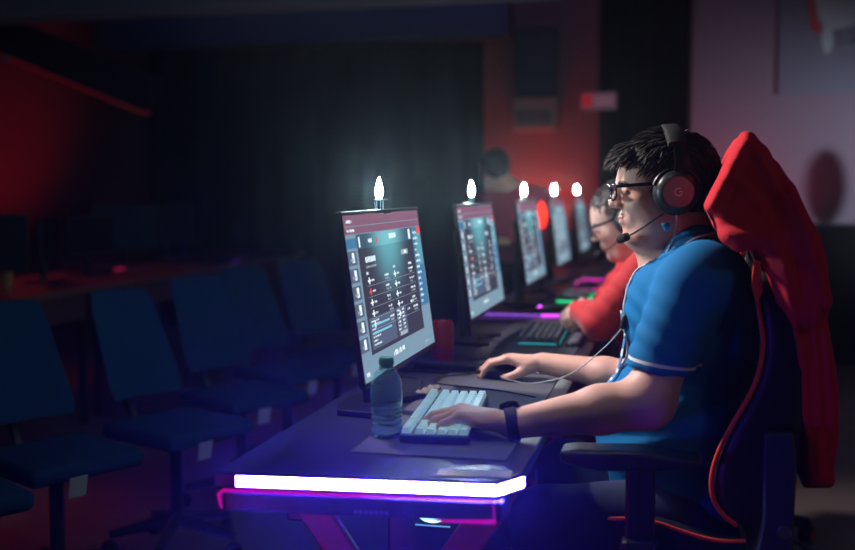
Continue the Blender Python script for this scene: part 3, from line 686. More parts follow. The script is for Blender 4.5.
# ------------------------------------------------------------------ gaming chairs
M_seatbk = mat('chair_leatherette', (.009, .010, .013), .42, bump=.2, bscale=300)
def px2(py, pts): pass
YN = 2.19       # near side plane of the first chair
def prof_pts(lst, y=YN): return [(at(a, b, Y=y).x, at(a, b, Y=y).z) for a, b in lst]
PIPE = [(757, 262), (756, 280), (758.5, 300), (762, 322), (764, 345), (759, 375), (749, 398), (737, 418), (725, 440), (716, 462), (712.5, 482), (715, 500), (724, 514), (738, 525)]
SEATP = [(540, 556), (556, 537), (575, 524), (598, 515.5), (625, 514), (655, 517.5), (675, 524), (700, 532), (722, 536), (745, 536)]
def make_chair(loc, label, rz=0):
    BX, BY = .10, 2.42
    c = thing('gaming_chair', label, 'chair', (BX, BY, 0))
    L_ = lambda p: (p[0]-BX, p[1]-BY, p[2])
    front = prof_pts([(752, 190), (752, 215), (756, 240)]+PIPE)
    back = prof_pts([(760, 532), (783, 520), (795, 480), (802, 440), (806, 400), (806, 340), (800, 290), (792, 240), (780, 195), (768, 175)])
    poly = [(x-BX, z) for x, z in front+back]
    zt = max(p[1] for p in poly); zm = .5
    hw = lambda Z: .24-.12*np.clip((Z-1.00)/.2, 0, 1)**1.2
    prims = [Slab(poly, 0, hw, rnd=.022, k=.01)]
    # hollow between the side wings
    for t in range(3, len(PIPE)):
        x, z_ = front[t+3-3][0]-BX, front[t+3-3][1]
    hol = [(x-BX, z) for x, z in front]
    for (x, z_) in hol[2:-2]: prims.append(Cap((x+.0, -.11, z_), (x+.0, .11, z_), .062, k=.02, sub=True))
    blob('backrest', prims, M_seatbk, c, step=.009)
    def pipe(y): return [(x-BX-.002, y, z_) for x, z_ in front[3:]]
    for sgn in (-1, 1):
        tag(MB().tube(spl(pipe(sgn*.232), 4), [.0052]*((len(pipe(0))-1)*4+1), 10).build('back_piping', M_redpipe, c, smooth=True), 'orange red piping down the backrest edge')
        tag(MB().prism([(0, 0), (.012, -.004), (.017, -.06), (.006, -.09), (-.004, -.05)], .02, Matrix.Translation((front[3][0]-BX-.006, sgn*.236-.01, front[3][1]+.006)) @ Euler((R(90), 0, 0)).to_matrix().to_4x4() @ Matrix.Translation((0, 0, -.02))).build('belt_flash', M_redpipe, c), 'orange flash at the top of the piping')
    sp = prof_pts(SEATP, YN); seatpoly = [(x-BX, z_) for x, z_ in sp]+[(sp[-1][0]-BX+.02, sp[-1][1]-.09), (sp[0][0]-BX+.04, sp[-1][1]-.10), (sp[0][0]-BX-.03, sp[0][1]-.06)]
    blob('seat', [Slab(seatpoly, 0, .255, rnd=.022), Ell((-.16, 0, .60), (.30, .19, .09), k=.02, sub=True)], M_seatbk, c, step=.01)
    for sgn in (-1, 1):
        tag(MB().tube(spl([(x-BX, sgn*.25, z_-.004) for x, z_ in sp], 4), .0042, 8).build('seat_piping', M_redpipe, c, smooth=True), 'red piping along the seat edge')
        # armrest
        ar = blob('armrest', [Slab([(at(561, 455, Y=2.16).x-BX, .702), (at(575, 446, Y=2.16).x-BX, .708), (at(640, 443, Y=2.16).x-BX, .712), (at(700, 448, Y=2.16).x-BX, .700), (at(703, 456, Y=2.16).x-BX, .690), (at(660, 464, Y=2.16).x-BX, .672), (at(600, 468, Y=2.16).x-BX, .668), (at(564, 462, Y=2.16).x-BX, .680)], sgn*.28, .045, rnd=.012)], M_bsoft, c, step=.006)
        xa_ = at(641, 480, Y=2.16).x-BX
        MB().box((xa_, sgn*.28, .59), (.058, .032, .17), bev=.008).build('armrest_post', M_black, ar)
        MB().box((xa_, sgn*.29, .43), (.075, .05, .20), bev=.012).build('armrest_sleeve', M_black, ar)
        MB().box((xa_, sgn*.20, .375), (.07, .22, .022), bev=.006).build('armrest_bracket', M_black, ar)
    # recline bracket at the rear
    br = prof_pts([(764, 432), (793, 432), (796, 470), (793, 530), (790, 575), (750, 575), (762, 520)], 2.16)
    for sgn in (-1, 1):
        MB().prism([(x-BX, z_) for x, z_ in br], .03, Matrix.Translation((0, sgn*.262+.015, 0)) @ Euler((R(90), 0, 0)).to_matrix().to_4x4()).build('recline_bracket', mat('bracket_plastic', (.03, .045, .06), .35), c).modifiers.new('e', 'BEVEL').width = .005
        MB().lathe([(0, -.006), (.012, -.006), (.014, 0), (.012, .006), (0, .006)], (br[5][0]-BX+.06, sgn*.28, .60-.04), 16, rot=Euler((R(90), 0, 0)).to_matrix()).build('bolt', M_silver, c)
    MB().box((-.05, 0, .375), (.24, .20, .05), bev=.01).build('seat_plate', M_black, c)
    MB().tube([(-.05, 0, .36), (-.05, 0, .20)], .026, 16).tube([(-.05, 0, .24), (-.05, 0, .07)], .034, 16).build('gas_lift', M_black, c, smooth=True)
    star = MB(); 
    for k in range(5):
        a = R(30)+2*math.pi*k/5; e = (-.05+.30*math.cos(a), .30*math.sin(a), .075)
        star.tube([(-.05, 0, .12), (-.05+.15*math.cos(a), .15*math.sin(a), .105), e], [.034, .027, .019], 8)
    star.build('star_base', M_black, c, smooth=True)
    for k in range(5):
        a = R(30)+2*math.pi*k/5; e = Vector((-.05+.30*math.cos(a), .30*math.sin(a), .031)); t = Vector((-math.sin(a+.5), math.cos(a+.5), 0))
        rot = Euler((R(90), 0, a+.5)).to_matrix()
        w = MB(); 
        for sg in (-1, 1): w.lathe([(0, -.009), (.024, -.009), (.030, -.005), (.030, .005), (.024, .009), (0, .009)], e+rot @ Vector((0, 0, sg*.014)), 22, rot=rot)
        w.box(e+Vector((0, 0, .030)), (.03, .03, .03), bev=.006)
        ca = w.build('caster', M_rub, c, smooth=True)
        h = MB()
        for sg in (-1, 1):
            for q in range(5):
                a2 = 2*math.pi*q/5; h.box(e+rot @ Vector((.012*math.cos(a2), .012*math.sin(a2), sg*.0245)), (.014, .004, .002), rot=(rot @ Euler((0, 0, a2)).to_matrix()))
            h.lathe([(.019, -.001), (.022, 0), (.019, .001)], e+rot @ Vector((0, 0, sg*.0245)), 22, rot=rot)
        tag(h.build('hub_spokes', M_redpipe, ca), 'orange spoked hub')
    return c
chair1 = make_chair(None, 'black gaming chair with orange red piping holding the man in blue')
chair2 = copy_tree(chair1); chair2.location = (.235, 3.70, 0); chair2['label'] = 'black gaming chair of the man in the red shirt, its orange caster showing'
chair3 = copy_tree(chair1); chair3.location = (.16, 4.98, 0); chair3['label'] = 'empty gaming chair hidden third in the row behind the red jacket'

o = thing('drink_can', 'red drink can standing on the desk between the two nearest monitors', 'can', (-.665, 3.03, DZ))
MB().lathe([(0, .004), (.022, 0), (.026, .004), (.031, .012), (.031, .112), (.027, .122), (.0255, .124), (.024, .120), (0, .119)], n=32).build('can_body', mat('red_can', (.55, .02, .04), .3), o, smooth=True)
MB().tube([(-.008, 0, .121), (.0, .005, .1225), (.010, 0, .121), (.0, -.005, .1225), (-.008, 0, .121)], .0014, 6).build('pull_tab', M_silver, o)
o = thing('red_lamp', 'glowing red oval lamp between the third and fourth monitors', 'lamp', (-.665, 5.28, DZ))
blob('lamp_shade', [Ell((0, 0, .37), (.03, .03, .062), k=.005), Ell((0, 0, .41), (.016, .016, .04), k=.01)], emis('lamp_red', (1.0, .03, .015), 2.2), o, step=.006)
MB().tube([(0, 0, .01), (0, 0, .31)], .007, 10).build('pole', M_dark, o); MB().lathe([(0, 0), (.055, 0), (.055, .008), (.012, .018), (0, .018)], n=28).build('base', M_dark, o)
# ------------------------------------------------------------------ people
def skin_mat(name, base, red):
    m = mat(name, base, .47, bump=.12, bscale=420, sss=.12, spec=.4); nt = m.node_tree; N = nt.nodes; L = nt.links.new
    b = N['Principled BSDF']; at_ = N.new('ShaderNodeAttribute'); at_.attribute_name = 'lip'
    nz = N.new('ShaderNodeTexNoise'); nz.inputs['Scale'].default_value = 30; nz.inputs['Detail'].default_value = 4
    tc = N.new('ShaderNodeTexCoord'); L(tc.outputs['Object'], nz.inputs['Vector'])
    m1 = N.new('ShaderNodeMix'); m1.data_type = 'RGBA'; m1.inputs[6].default_value = (*[c*.92 for c in base], 1); m1.inputs[7].default_value = (*[min(1, c*1.08) for c in base], 1)
    L(nz.outputs['Fac'], m1.inputs[0]); m2 = N.new('ShaderNodeMix'); m2.data_type = 'RGBA'; m2.inputs[7].default_value = (*red, 1)
    L(m1.outputs[2], m2.inputs[6]); L(at_.outputs['Fac'], m2.inputs[0]); L(m2.outputs[2], b.inputs['Base Color']); return m
M_skin1 = skin_mat('skin_warm', (.72, .40, .32), (.52, .22, .19))
M_skin2 = skin_mat('skin_fair', (.70, .43, .36), (.50, .22, .19))
class HF:
    """head frame: x forward, y left, z up"""
    def __init__(s, c, fwd, up, sc=1): s.c = Vector(c); s.A = frame(fwd, up); s.s = sc
    def p(s, x, y, z): return s.c+s.A @ (Vector((x, y, z))*s.s)
    def ell(s, c, r, k=.02, sub=False, rot=None):
        A = s.A @ rot if rot is not None else s.A
        return Ell(s.p(*c), [q*s.s for q in r], [list(q) for q in A], k*s.s, sub)
    def cap(s, a, b, ra, rb=None, k=.02, sub=False): return Cap(s.p(*a), s.p(*b), ra*s.s, (ra if rb is None else rb)*s.s, k*s.s, sub)
def head_prims(h, heavy=1.0):
    e, c = h.ell, h.cap; P_ = []
    P_ += [e((-.012, 0, .025), (.098, .078, .088)), e((.035, 0, .022), (.056, .064, .062), .03), e((.026, 0, -.045), (.058, .060*heavy, .078), .03)]
    for s in (-1, 1):
        P_ += [c((-.015, s*.052, -.070), (.045, s*.026, -.104), .022, .018, .025), e((.050, s*.040, -.034), (.032, .028*heavy, .028), .016), e((.02, s*.05*heavy, -.062), (.034, .022, .034), .02)]
    P_ += [e((.068, 0, -.106), (.021, .025, .019), .016), e((.030, 0, -.112), (.045, .045*heavy, .022), .02)]
    P_ += [c((.080, .030, .014), (.086, .010, .016), .0115, .011, .012), c((.080, -.030, .014), (.086, -.010, .016), .0115, .011, .012)]
    P_ += [e((.069, 0, -.064), (.0235, .036, .026), .015)]
    # eye sockets
    for s in (-1, 1): P_ += [e((.100, s*.032, -.006), (.0150, .017, .010), .012, True)]
    # nose
    P_ += [c((.087, 0, .006), (.103, 0, -.025), .0072, .0098, .010), e((.107, 0, -.031), (.0110, .0115, .0098), .008)]
    for s in (-1, 1):
        P_ += [e((.096, s*.0120, -.035), (.0105, .0072, .0082), .006), e((.105, s*.0072, -.0437), (.006, .004, .004), .003, True)]
        # lids
        P_ += [e((.078, s*.031, -.006), (.0135, .017, .0125), .004), c((.086, s*.019, -.0045), (.083, s*.045, -.004), .0030, .0026, .003), e((.0925, s*.031, -.0068), (.006, .012, .0016), .002, True)]
        P_ += [c((.084, s*.02, -.018), (.078, s*.044, -.017), .004, .003, .006)]
        # smile fold
        P_ += [c((.092, s*.024, -.050), (.080, s*.036, -.074), .0022, .0016, .006, True)]
    # lips
    P_ += [e((.0905, 0, -.0615), (.0080, .022, .0045), .004), e((.0885, 0, -.0720), (.0080, .019, .0052), .005)]
    P_ += [c((.0985, 0, -.0672), (.0820, .032, -.0575), .0016, .0015, .002, True), c((.0985, 0, -.0672), (.0820, -.032, -.0575), .0016, .0015, .002, True), e((.097, 0, -.050), (.004, .004, .008), .004, True)]
    # ears
    for s in (-1, 1):
        P_ += [e((-.014, s*.079, -.008), (.019, .008, .032), .008), e((-.008, s*.087, -.004), (.009, .006, .018), .004, True)]
    return P_
def hand_prims(w, fwd, nrm, side, pose, sc=1, thumb=None):
    """w wrist centre, fwd along the hand, nrm out of the back of the hand, side +1: thumb on the frame's left"""
    A = frame(fwd, nrm); s = sc; P = lambda x, y, z: Vector(w)+A @ (Vector((x, y, z))*s)
    q = [Cap(P(-.02, 0, 0), P(.02, 0, 0), .027*s, .026*s, .012, sq=(tuple(A.col[2]), .72))]
    fy = [.030, .010, -.010, -.028]; fx = [.088, .092, .087, .078]; ln = [(.040, .025, .020), (.044, .028, .021), (.041, .026, .020), (.032, .020, .018)]
    q += [Ell(P(.048, 0, -.003), (.046*s, .040*s, .0155*s), [list(r_) for r_ in A], .012)]
    for i in range(4):
        y = fy[i]*side
        q.append(Cap(P(.012, y*.5, .001), P(fx[i], y, .001), .0125*s, .0105*s, .008))
        b, sp = pose[i]; d = Vector((math.cos(sp*side), math.sin(sp*side), 0)); p = Vector((fx[i], y, 0)); ang = 0
        r_ = [.0100, .0088, .0080, .0066]
        for j in range(3):
            ang += b[j]; v = Vector((d.x*math.cos(ang), d.y*math.cos(ang), -math.sin(ang)))
            n_ = p+v*ln[i][j]; rr0 = r_[j]*(.9 if i == 3 else 1); rr1 = r_[j+1]*(.9 if i == 3 else 1)
            q.append(Cap(P(*p), P(*n_), rr0*s, rr1*s, .0025 if j else .007)); p = n_
    t = thumb or [(.022, .022, -.008), (.052, .048, -.016), (.080, .056, -.020), (.104, .052, -.024)]
    t = [(a, b*side, c_) for a, b, c_ in t]
    q += [Cap(P(*t[0]), P(*t[1]), .0165*s, .0125*s, .014), Cap(P(*t[1]), P(*t[2]), .0120*s, .0105*s, .004), Cap(P(*t[2]), P(*t[3]), .0105*s, .0080*s, .003)]
    return q
def set_lip(o, h, R0=.011):
    me = o.data; n = len(me.vertices); co_ = np.zeros(n*3, np.float32); me.vertices.foreach_get('co', co_); co_ = co_.reshape(-1, 3)
    A = np.array(h.A); q = (co_-np.array(h.c-(o.parent.location if o.parent else Vector())))@A/h.s
    d = np.sqrt(((q[:, 0]-.090)/.014)**2+(q[:, 1]/.0235)**2+((q[:, 2]+.0665)/.0105)**2); v = np.clip((1.15-d)*4, 0, 1)
    a = me.attributes.new('lip', 'FLOAT', 'POINT'); a.data.foreach_set('value', v.astype(np.float32))
def hair_locks(name, h, m, parent, root, surf, nlock, keep, length, rad, flow, seed=3, lift=.006, drop=.25):
    """many tapered locks rooted on the head, following the flow"""
    r = random.Random(seed); mb = MB(); c = 0; tries = 0
    while c < nlock and tries < nlock*30:
        tries += 1
        v = Vector((r.gauss(0, 1), r.gauss(0, 1), r.gauss(0, 1))).normalized()
        p = Vector((v.x*surf[0]+surf[3], v.y*surf[1]+surf[4], v.z*surf[2]+surf[5]))
        if not keep(p): continue
        pts = [p.copy()]; L_ = length*r.uniform(.7, 1.25); d = flow(p, r).normalized(); q = p.copy()
        for k in range(4):
            q = q+d*L_/4
            u = Vector(((q.x-surf[3])/surf[0], (q.y-surf[4])/surf[1], (q.z-surf[5])/surf[2])); 
            if u.length > 1e-4:
                un = u/u.length*(1+lift*(1+k*.8)/.09)
                q2 = Vector((un.x*surf[0]+surf[3], un.y*surf[1]+surf[4], un.z*surf[2]+surf[5])); q = q.lerp(q2, .75 if k < 3 else .4)
            pts.append(q.copy()); d = (d+Vector((0, 0, -drop*.3))).normalized()
        rr_ = rad*r.uniform(.7, 1.2)
        mb.tube([h.p(*x)-root for x in pts], [rr_*.6, rr_, rr_*.9, rr_*.55, rr_*.06], 5, cap=True); c += 1
    return mb
def glasses(h, root, parent, m, yfar=True):
    g = MB()
    for s in (-1, 1):
        ring = []
        for k in range(25):
            a = 2*math.pi*k/24; cx_, sx_ = math.cos(a), math.sin(a); ex = 2/3.2
            ring.append(h.p(.112-.006*abs(cx_)**2*(1 if cx_*s > 0 else .2), s*.034+.026*abs(cx_)**ex*(1 if cx_ > 0 else -1), -.006+.0175*abs(sx_)**ex*(1 if sx_ > 0 else -1))-root)
        g.tube(ring, .0022, 8)
    fr = g.build('glasses', m, parent, smooth=True); tag(fr, 'dark framed glasses')
    b = MB(); b.tube([h.p(.112, -.009, .0)-root, h.p(.116, 0, .003)-root, h.p(.112, .009, .0)-root], .002, 8)
    b.tube([h.p(.110, -.009, .010)-root, h.p(.110, .009, .010)-root], .0016, 8); b.build('bridge', m, fr, smooth=True)
    for s in (-1, 1):
        t = MB(); pts = [h.p(.106, s*.061, .006), h.p(.088, s*.072, .007), h.p(.03, s*.080, .008), h.p(-.015, s*.082, .006)]
        for i in range(3):
            a, b_ = pts[i]-root, pts[i+1]-root; mid = (a+b_)/2; v = b_-a; Am = frame(v, h.A.col[2])
            t.box(mid, (v.length+.002, .0026, .0075), rot=Am, bev=.001)
        t.build('temple', m, fr)
        le = []; 
        for k in range(24):
            a = 2*math.pi*k/24; cx_, sx_ = math.cos(a), math.sin(a); ex = 2/3.2
            le.append((s*.034+.0252*abs(cx_)**ex*(1 if cx_ > 0 else -1), -.006+.0168*abs(sx_)**ex*(1 if sx_ > 0 else -1), .112-.006*abs(cx_)**2*(1 if cx_*s > 0 else .2)))
        mb = MB(); vv = [h.p(x_, y_, z_)-root for y_, z_, x_ in le]+[h.p(x_-.0015, y_, z_)-root for y_, z_, x_ in le]; n = 24
        mb.add(vv, [tuple(range(n)), tuple(range(n, 2*n))[::-1]]+[(i, (i+1) % n, n+(i+1) % n, n+i) for i in range(n)])
        mb.build('lens', mat('lens_glass', (.9, .95, 1), .02, trans=1, ior=1.12), fr)
    return fr
def eyes(h, root, parent):
    for s in (-1, 1):
        me = bpy.data.meshes.new('eyeball'); bm = bmesh.new(); bmesh.ops.create_uvsphere(bm, u_segments=20, v_segments=14, radius=.0125*h.s)
        M = Matrix.Translation(h.p(.0795, s*.031, -.006)-root) @ (h.A.to_4x4() @ Euler((0, R(90), 0)).to_matrix().to_4x4()); bm.transform(M)
        d0 = h.A.col[0]; cc = h.p(.0795, s*.031, -.006)-root
        bm.to_mesh(me); bm.free()
        for m in (mat('eye_white', (.75, .72, .70), .2), mat('eye_iris', (.03, .015, .01), .15)): me.materials.append(m)
        for f in me.polygons: f.use_smooth = True; f.material_index = 1 if (f.center-cc).normalized().dot(d0) > .86 else 0
        o = bpy.data.objects.new('eyeball', me); COL.objects.link(o); o.parent = parent
def brows(h, root, parent, m):
    for s in (-1, 1):
        b = MB(); pts = [h.p(.0945, s*.012, .0115), h.p(.0935, s*.026, .0145), h.p(.0865, s*.042, .0130), h.p(.078, s*.052, .009)]
        b.tube([p-root for p in pts], [.0026, .0042, .0036, .0012], 8); b.build('eyebrow', m, parent, smooth=True)
def headset(h, root, near, mic_pts, label, logo=True, cups=.049, name='headset'):
    """near: +1/-1 side of the head turned to the camera"""
    hs = thing(name, label, 'headset', root)
    mcup = mat('headset_black', (.014, .018, .020), .32); mpad = mat('headset_pad', (.012, .015, .017), .6, bump=.2, bscale=300)
    band = []; GS = 1
    for k in range(25):
        a = math.pi*k/24; band.append(h.p(-.022+.004*math.sin(a), .108*math.cos(a) if True else 0, .035+.093*math.sin(a)**.8)-root)
    # padded headband: flat section
    mb = MB()
    def strip(mb, pts, wdt, th):
        n = len(pts); vs = []; fs = []
        for i, p in enumerate(pts):
            t = (pts[min(i+1, n-1)]-pts[max(i-1, 0)]).normalized(); f = Vector(h.A.col[0]); f = (f-t*f.dot(t)).normalized(); o_ = t.cross(f)
            for (a, b) in ((-1, -1), (1, -1), (1.0, .6), (.7, 1), (-.7, 1), (-1, .6)): vs.append(p+f*(a*wdt/2)+o_*(b*th/2))
        for i in range(n-1):
            for k in range(6): k2 = (k+1) % 6; fs.append((i*6+k, i*6+k2, (i+1)*6+k2, (i+1)*6+k))
        fs += [tuple(range(6))[::-1], tuple((n-1)*6+k for k in range(6))]; mb.add(vs, fs)
    strip(mb, band[4:21], .036, .016); mb.build('headband', mpad, hs, smooth=True)
    for s in (-1, 1):
        ban = [h.p(-.021, s*.106, .062)-root, h.p(-.020, s*.109, .045)-root, h.p(-.018, s*.108, .026)-root]
        mb = MB(); strip(mb, [band[5 if s > 0 else 19]]+ban, .017, .006); mb.build('slider', M_dark, hs, smooth=True)
        cc = h.p(-.015, s*.088, -.012)-root; ax_ = h.A @ Vector((0, s, 0)); rot = frame(h.A @ Vector((0, 0, 1)), ax_)   # z -> outward
        rot = Matrix((h.A.col[0], Vector(ax_).cross(Vector(h.A.col[0])), ax_)).transposed()
        MB().lathe([(.024, -.012), (cups*.96, -.010), (cups, -.002), (cups, .008), (cups*.93, .013), (.02, .013)], cc, 40, rot=rot).build('ear_pad', mpad, hs, smooth=True)
        cup = MB().lathe([(0, .012), (cups*.90, .012), (cups*.93, .018), (cups*.86, .028), (cups*.68, .034), (cups*.66, .031), (0, .031)], cc, 40, rot=rot).build('ear_cup', mcup, hs, smooth=True)
        dm = MB(); 
        for q in range(6): r0 = .0305-.005*q; dm.lathe([(max(r0-.0045, 0), .0315+.0004), (max(r0-.004, 0), .0325), (r0, .0325), (r0+.0004, .0315)], cc, 40, rot=rot)
        dm.lathe([(0, .0315), (.031, .0315), (.0325, .0335), (.0335, .0315)], cc, 44, rot=rot)
        dk = dm.build('cup_disc', mat('disc_metal', (.30, .32, .35), .42, metal=.3), cup, smooth=True)
        if logo:
            lg = MB(); pts = []
            for k in range(15):
                a = R(50)+R(270)*k/14; pts.append(cc+rot @ Vector((-.0078*math.cos(a), -.0078*math.sin(a)*GS, .0335)))
            pts.append(cc+rot @ Vector((.0035, -.0005 if False else .0, .0335)) if False else pts[-1])
            lg.tube(pts[:-1], .0014, 6); lg.tube([cc+rot @ Vector((-.0078*math.cos(R(320)), -.0078*math.sin(R(320))*GS, .0335)), cc+rot @ Vector((-.0078, -.0005, .0335)), cc+rot @ Vector((-.001, -.0005, .0335))], .0014, 6)
            lg.build('emblem', mat('emblem_white', (.75, .78, .8), .35), dk, smooth=True)
        # yoke ring
        yk = MB(); 
        yk.tube([cc+rot @ Vector((cups*1.02*math.cos(a), cups*1.02*math.sin(a), .012)) for a in [R(x) for x in range(20, 161, 10)]] if s < 0 else [cc+rot @ Vector((cups*1.02*math.cos(a), cups*1.02*math.sin(a), .012)) for a in [R(x) for x in range(200, 341, 10)]], .0035, 8)
        yk.build('yoke', M_dark, hs, smooth=True)
    mp = [Vector(p)-root for p in mic_pts]; sp_ = spl(mp, 6)
    mc = MB().tube(sp_, .0021, 8).build('microphone_arm', mcup, hs, smooth=True)
    a, b = sp_[-1], sp_[-1]+(sp_[-1]-sp_[-3]).normalized()*.022
    blob('microphone', [Cap(a, b, .0095, .0085, k=.001)], mat('mic_foam', (.010, .011, .012), .95), mc, step=.002, relax=0)
    return hs
NEAR = 1   # facing -x, the left side of the body is the camera's side
def poly_blue():
    m = mat('blue_polo', (.012, .155, .43), .8, spec=.2, bump=.25, bscale=700); return m

# ---- the man in blue
M0 = 2.42
root1 = Vector((.05, M0, 0)); man = thing('person', 'man in a blue polo shirt with headset and glasses, hands on keyboard and mouse', 'person', root1)
hp = at(662, 187, Y=M0)
H1 = HF(hp, (-.985, -.17, -.05), (-.03, 0, 1), 1.0)
A = lambda x, y, Y: at(x, y, Y=Y)
nL = [A(430, 427, 2.15)]
sh_n = A(690, 290, 2.24); el_n = A(648, 402, 2.165); wr_n = A(512, 424, 2.11)
sh_f = A(690, 285, 2.62); el_f = A(640, 380, 2.74); wr_f = A(543, 363, 2.79)
torso = lambda f=0: [
    Ell(A(694, 318, M0), (.140+f, .185+f, .170+f), k=.05), Ell(A(668, 425, M0), (.158+f, .185+f, .160+f), k=.06), Ell(A(680, 500, M0), (.150+f, .19+f, .11+f), k=.05),
    Cap(A(704, 275, 2.26), A(704, 275, 2.58), .068+f, k=.05), Ell(A(672, 300, M0), (.085+f, .13+f, .09+f), k=.05)]
neck = [Cap(H1.p(-.025, 0, -.055), A(694, 262, M0), .060, .070, k=.03), Cap(H1.p(.03, 0, -.10), A(672, 275, M0), .045, .06, k=.03)]
thigh = lambda f=0: [Cap(A(675, 525, 2.31), (-.44, 2.29, .53), .092+f, .066+f, k=.04), Cap(A(675, 525, 2.53), (-.44, 2.58, .53), .092+f, .066+f, k=.04),
    Cap((-.44, 2.29, .53), (-.40, 2.25, .10), .062+f, .042+f, k=.03), Cap((-.44, 2.58, .53), (-.40, 2.62, .10), .062+f, .042+f, k=.03)]
thigh1 = lambda f=0: [Cap(A(675, 525, 2.31), (-.26, 2.20, .525), .092+f, .066+f, k=.04), Cap(A(675, 525, 2.53), (-.26, 2.64, .525), .092+f, .066+f, k=.04),
    Cap((-.26, 2.20, .525), (-.20, 2.16, .10), .062+f, .042+f, k=.03), Cap((-.26, 2.64, .525), (-.20, 2.66, .10), .062+f, .042+f, k=.03)]
hl = hand_prims(wr_n+Vector((-.012, 0, .004)), (-1, .03, .13), (.10, 0, 1), -1,
    [((R(22), R(26), R(14)), R(5)), ((R(20), R(28), R(16)), R(1)), ((R(26), R(28), R(18)), R(-5)), ((R(30), R(24), R(16)), R(-16))], 1.14,
    thumb=[(.022, .022, -.008), (.052, .044, -.022), (.078, .050, -.030), (.100, .046, -.033)])
hr = hand_prims(wr_f+Vector((-.008, 0, .0)), (-1, .02, .10), (.28, 0, 1), 1,
    [((R(22), R(28), R(20)), R(2)), ((R(20), R(30), R(20)), R(-1)), ((R(28), R(34), R(26)), R(-5)), ((R(32), R(34), R(26)), R(-12))], .98,
    thumb=[(.020, .022, -.010), (.046, .040, -.028), (.068, .044, -.040), (.088, .036, -.046)])
arms = [Cap(sh_n, el_n, .056, .048, k=.03), Cap(el_n, el_n.lerp(wr_n, .35), .051, .047, k=.03), Cap(el_n.lerp(wr_n, .35), wr_n, .047, .029, k=.02, sq=((0, 1, 0), .9)),
        Cap(sh_f, el_f, .056, .048, k=.03), Cap(el_f, el_f.lerp(wr_f, .35), .046, .042, k=.03), Cap(el_f.lerp(wr_f, .35), wr_f, .040, .027, k=.02)]
feet = [Cap((-.20, 2.16, .07), (-.31, 2.13, .045), .040, .032, k=.03), Cap((-.20, 2.66, .07), (-.31, 2.69, .045), .040, .032, k=.03)]
bodyp = torso(-.012)+neck+arms+hl+hr+thigh1(-.006)+feet+head_prims(H1, 1.1)
fx = [(-.62, -.30, .0028), (hp.x-.14, hp.x+.10, .0032)]; fy_ = [(2.07, 2.22, .0028), (2.74, 2.87, .0028), (M0-.10, M0+.10, .0032)]; fz = [(.715, .82, .0028), (1.05, 1.31, .0032)]
b1 = blob('body', bodyp, M_skin1, man, origin=root1, step=.009, fine=(fx, fy_, fz), relax=1)
set_lip(b1, H1)
# shoes
for s, yy in ((0, 2.145), (1, 2.675)):
    blob('shoe', [Cap((-.14, yy, .062), (-.32, yy-.02+.04*s, .045), .050, .043, k=.02, sq=((0, 0, 1), .9))], mat('dark_shoe', (.02, .02, .025), .6), man, origin=root1, step=.007, cut=[lambda X, Y, Z: -Z+.004+0*X+0*Y])
# trousers
blob('trousers', [Ell(A(682, 520, M0), (.165, .20, .10), k=.05)]+[c for c in thigh1(.012)], mat('navy_trousers', (.012, .02, .06), .85, bump=.2, bscale=300), man, origin=root1, step=.009,
     disp=lambda X, Y, Z: .002*wob(X, Y, Z, 60, 2), cut=[lambda X, Y, Z: Z-.62+0*X+0*Y])
# shirt
ax_n = (el_n-sh_n).normalized(); ax_f = (el_f-sh_f).normalized()
hem_n = A(655, 370, 2.19); ax_hem = (A(652, 400, 2.2)-A(662, 345, 2.2)).normalized(); hem_f = sh_f+ax_f*.20
def cut_sleeve(c, a, rad, zmax):
    c = np.array(c); a = np.array(a)
    def f(X, Y, Z):
        along = (X-c[0])*a[0]+(Y-c[1])*a[1]+(Z-c[2])*a[2]
        rr_ = np.sqrt(np.maximum((X-c[0])**2+(Y-c[1])**2+(Z-c[2])**2-along**2, 0))
        return np.minimum(along, rad-rr_)
    return f
def sfold(X, Y, Z):
    o = .0022*wob(X, Y, Z, 38, 5)
    # drag folds from the shoulder to the chest and creases above the waist
    u = X*.55+Z*.83; o = o+.0024*np.sin(u*150+4*wob(X, Y, Z, 12, 9))*np.exp(-((Z-.93)/.12)**2)*np.clip((.03-X)*12, 0, 1)
    v = Z*.9-X*.45; o = o+.0045*np.sin(v*115+3*wob(X, Y, Z, 14, 3))*np.exp(-((Z-.72)/.08)**2)
    return o
sleeve_n = [CutCap(sh_n, hem_n+ax_hem*.03, .070, .067, .035, hem_n, ax_hem)]
sleeve_f = [CutCap(sh_f, hem_f+ax_f*.03, .068, .064, .035, hem_f, ax_f)]
def neckcut(X, Y, Z):
    c = A(676, 247, M0); d = np.sqrt(((X-c.x)/1.1)**2+(Y-c.y)**2)
    return np.minimum(Z-(c.z-.006+(X-c.x)*.55), .080-d)
ax_, D_ = field(torso(.004)+sleeve_n+sleeve_f, step=.006, fine=((), (), ()), disp=sfold,
     cut=[lambda X, Y, Z: .53-Z+0*X+0*Y, neckcut])
V, Fc = nets(ax_, D_.astype(np.float32))
M_polo = poly_blue()
nt = M_polo.node_tree; N = nt.nodes; L = nt.links.new; bs = N['Principled BSDF']
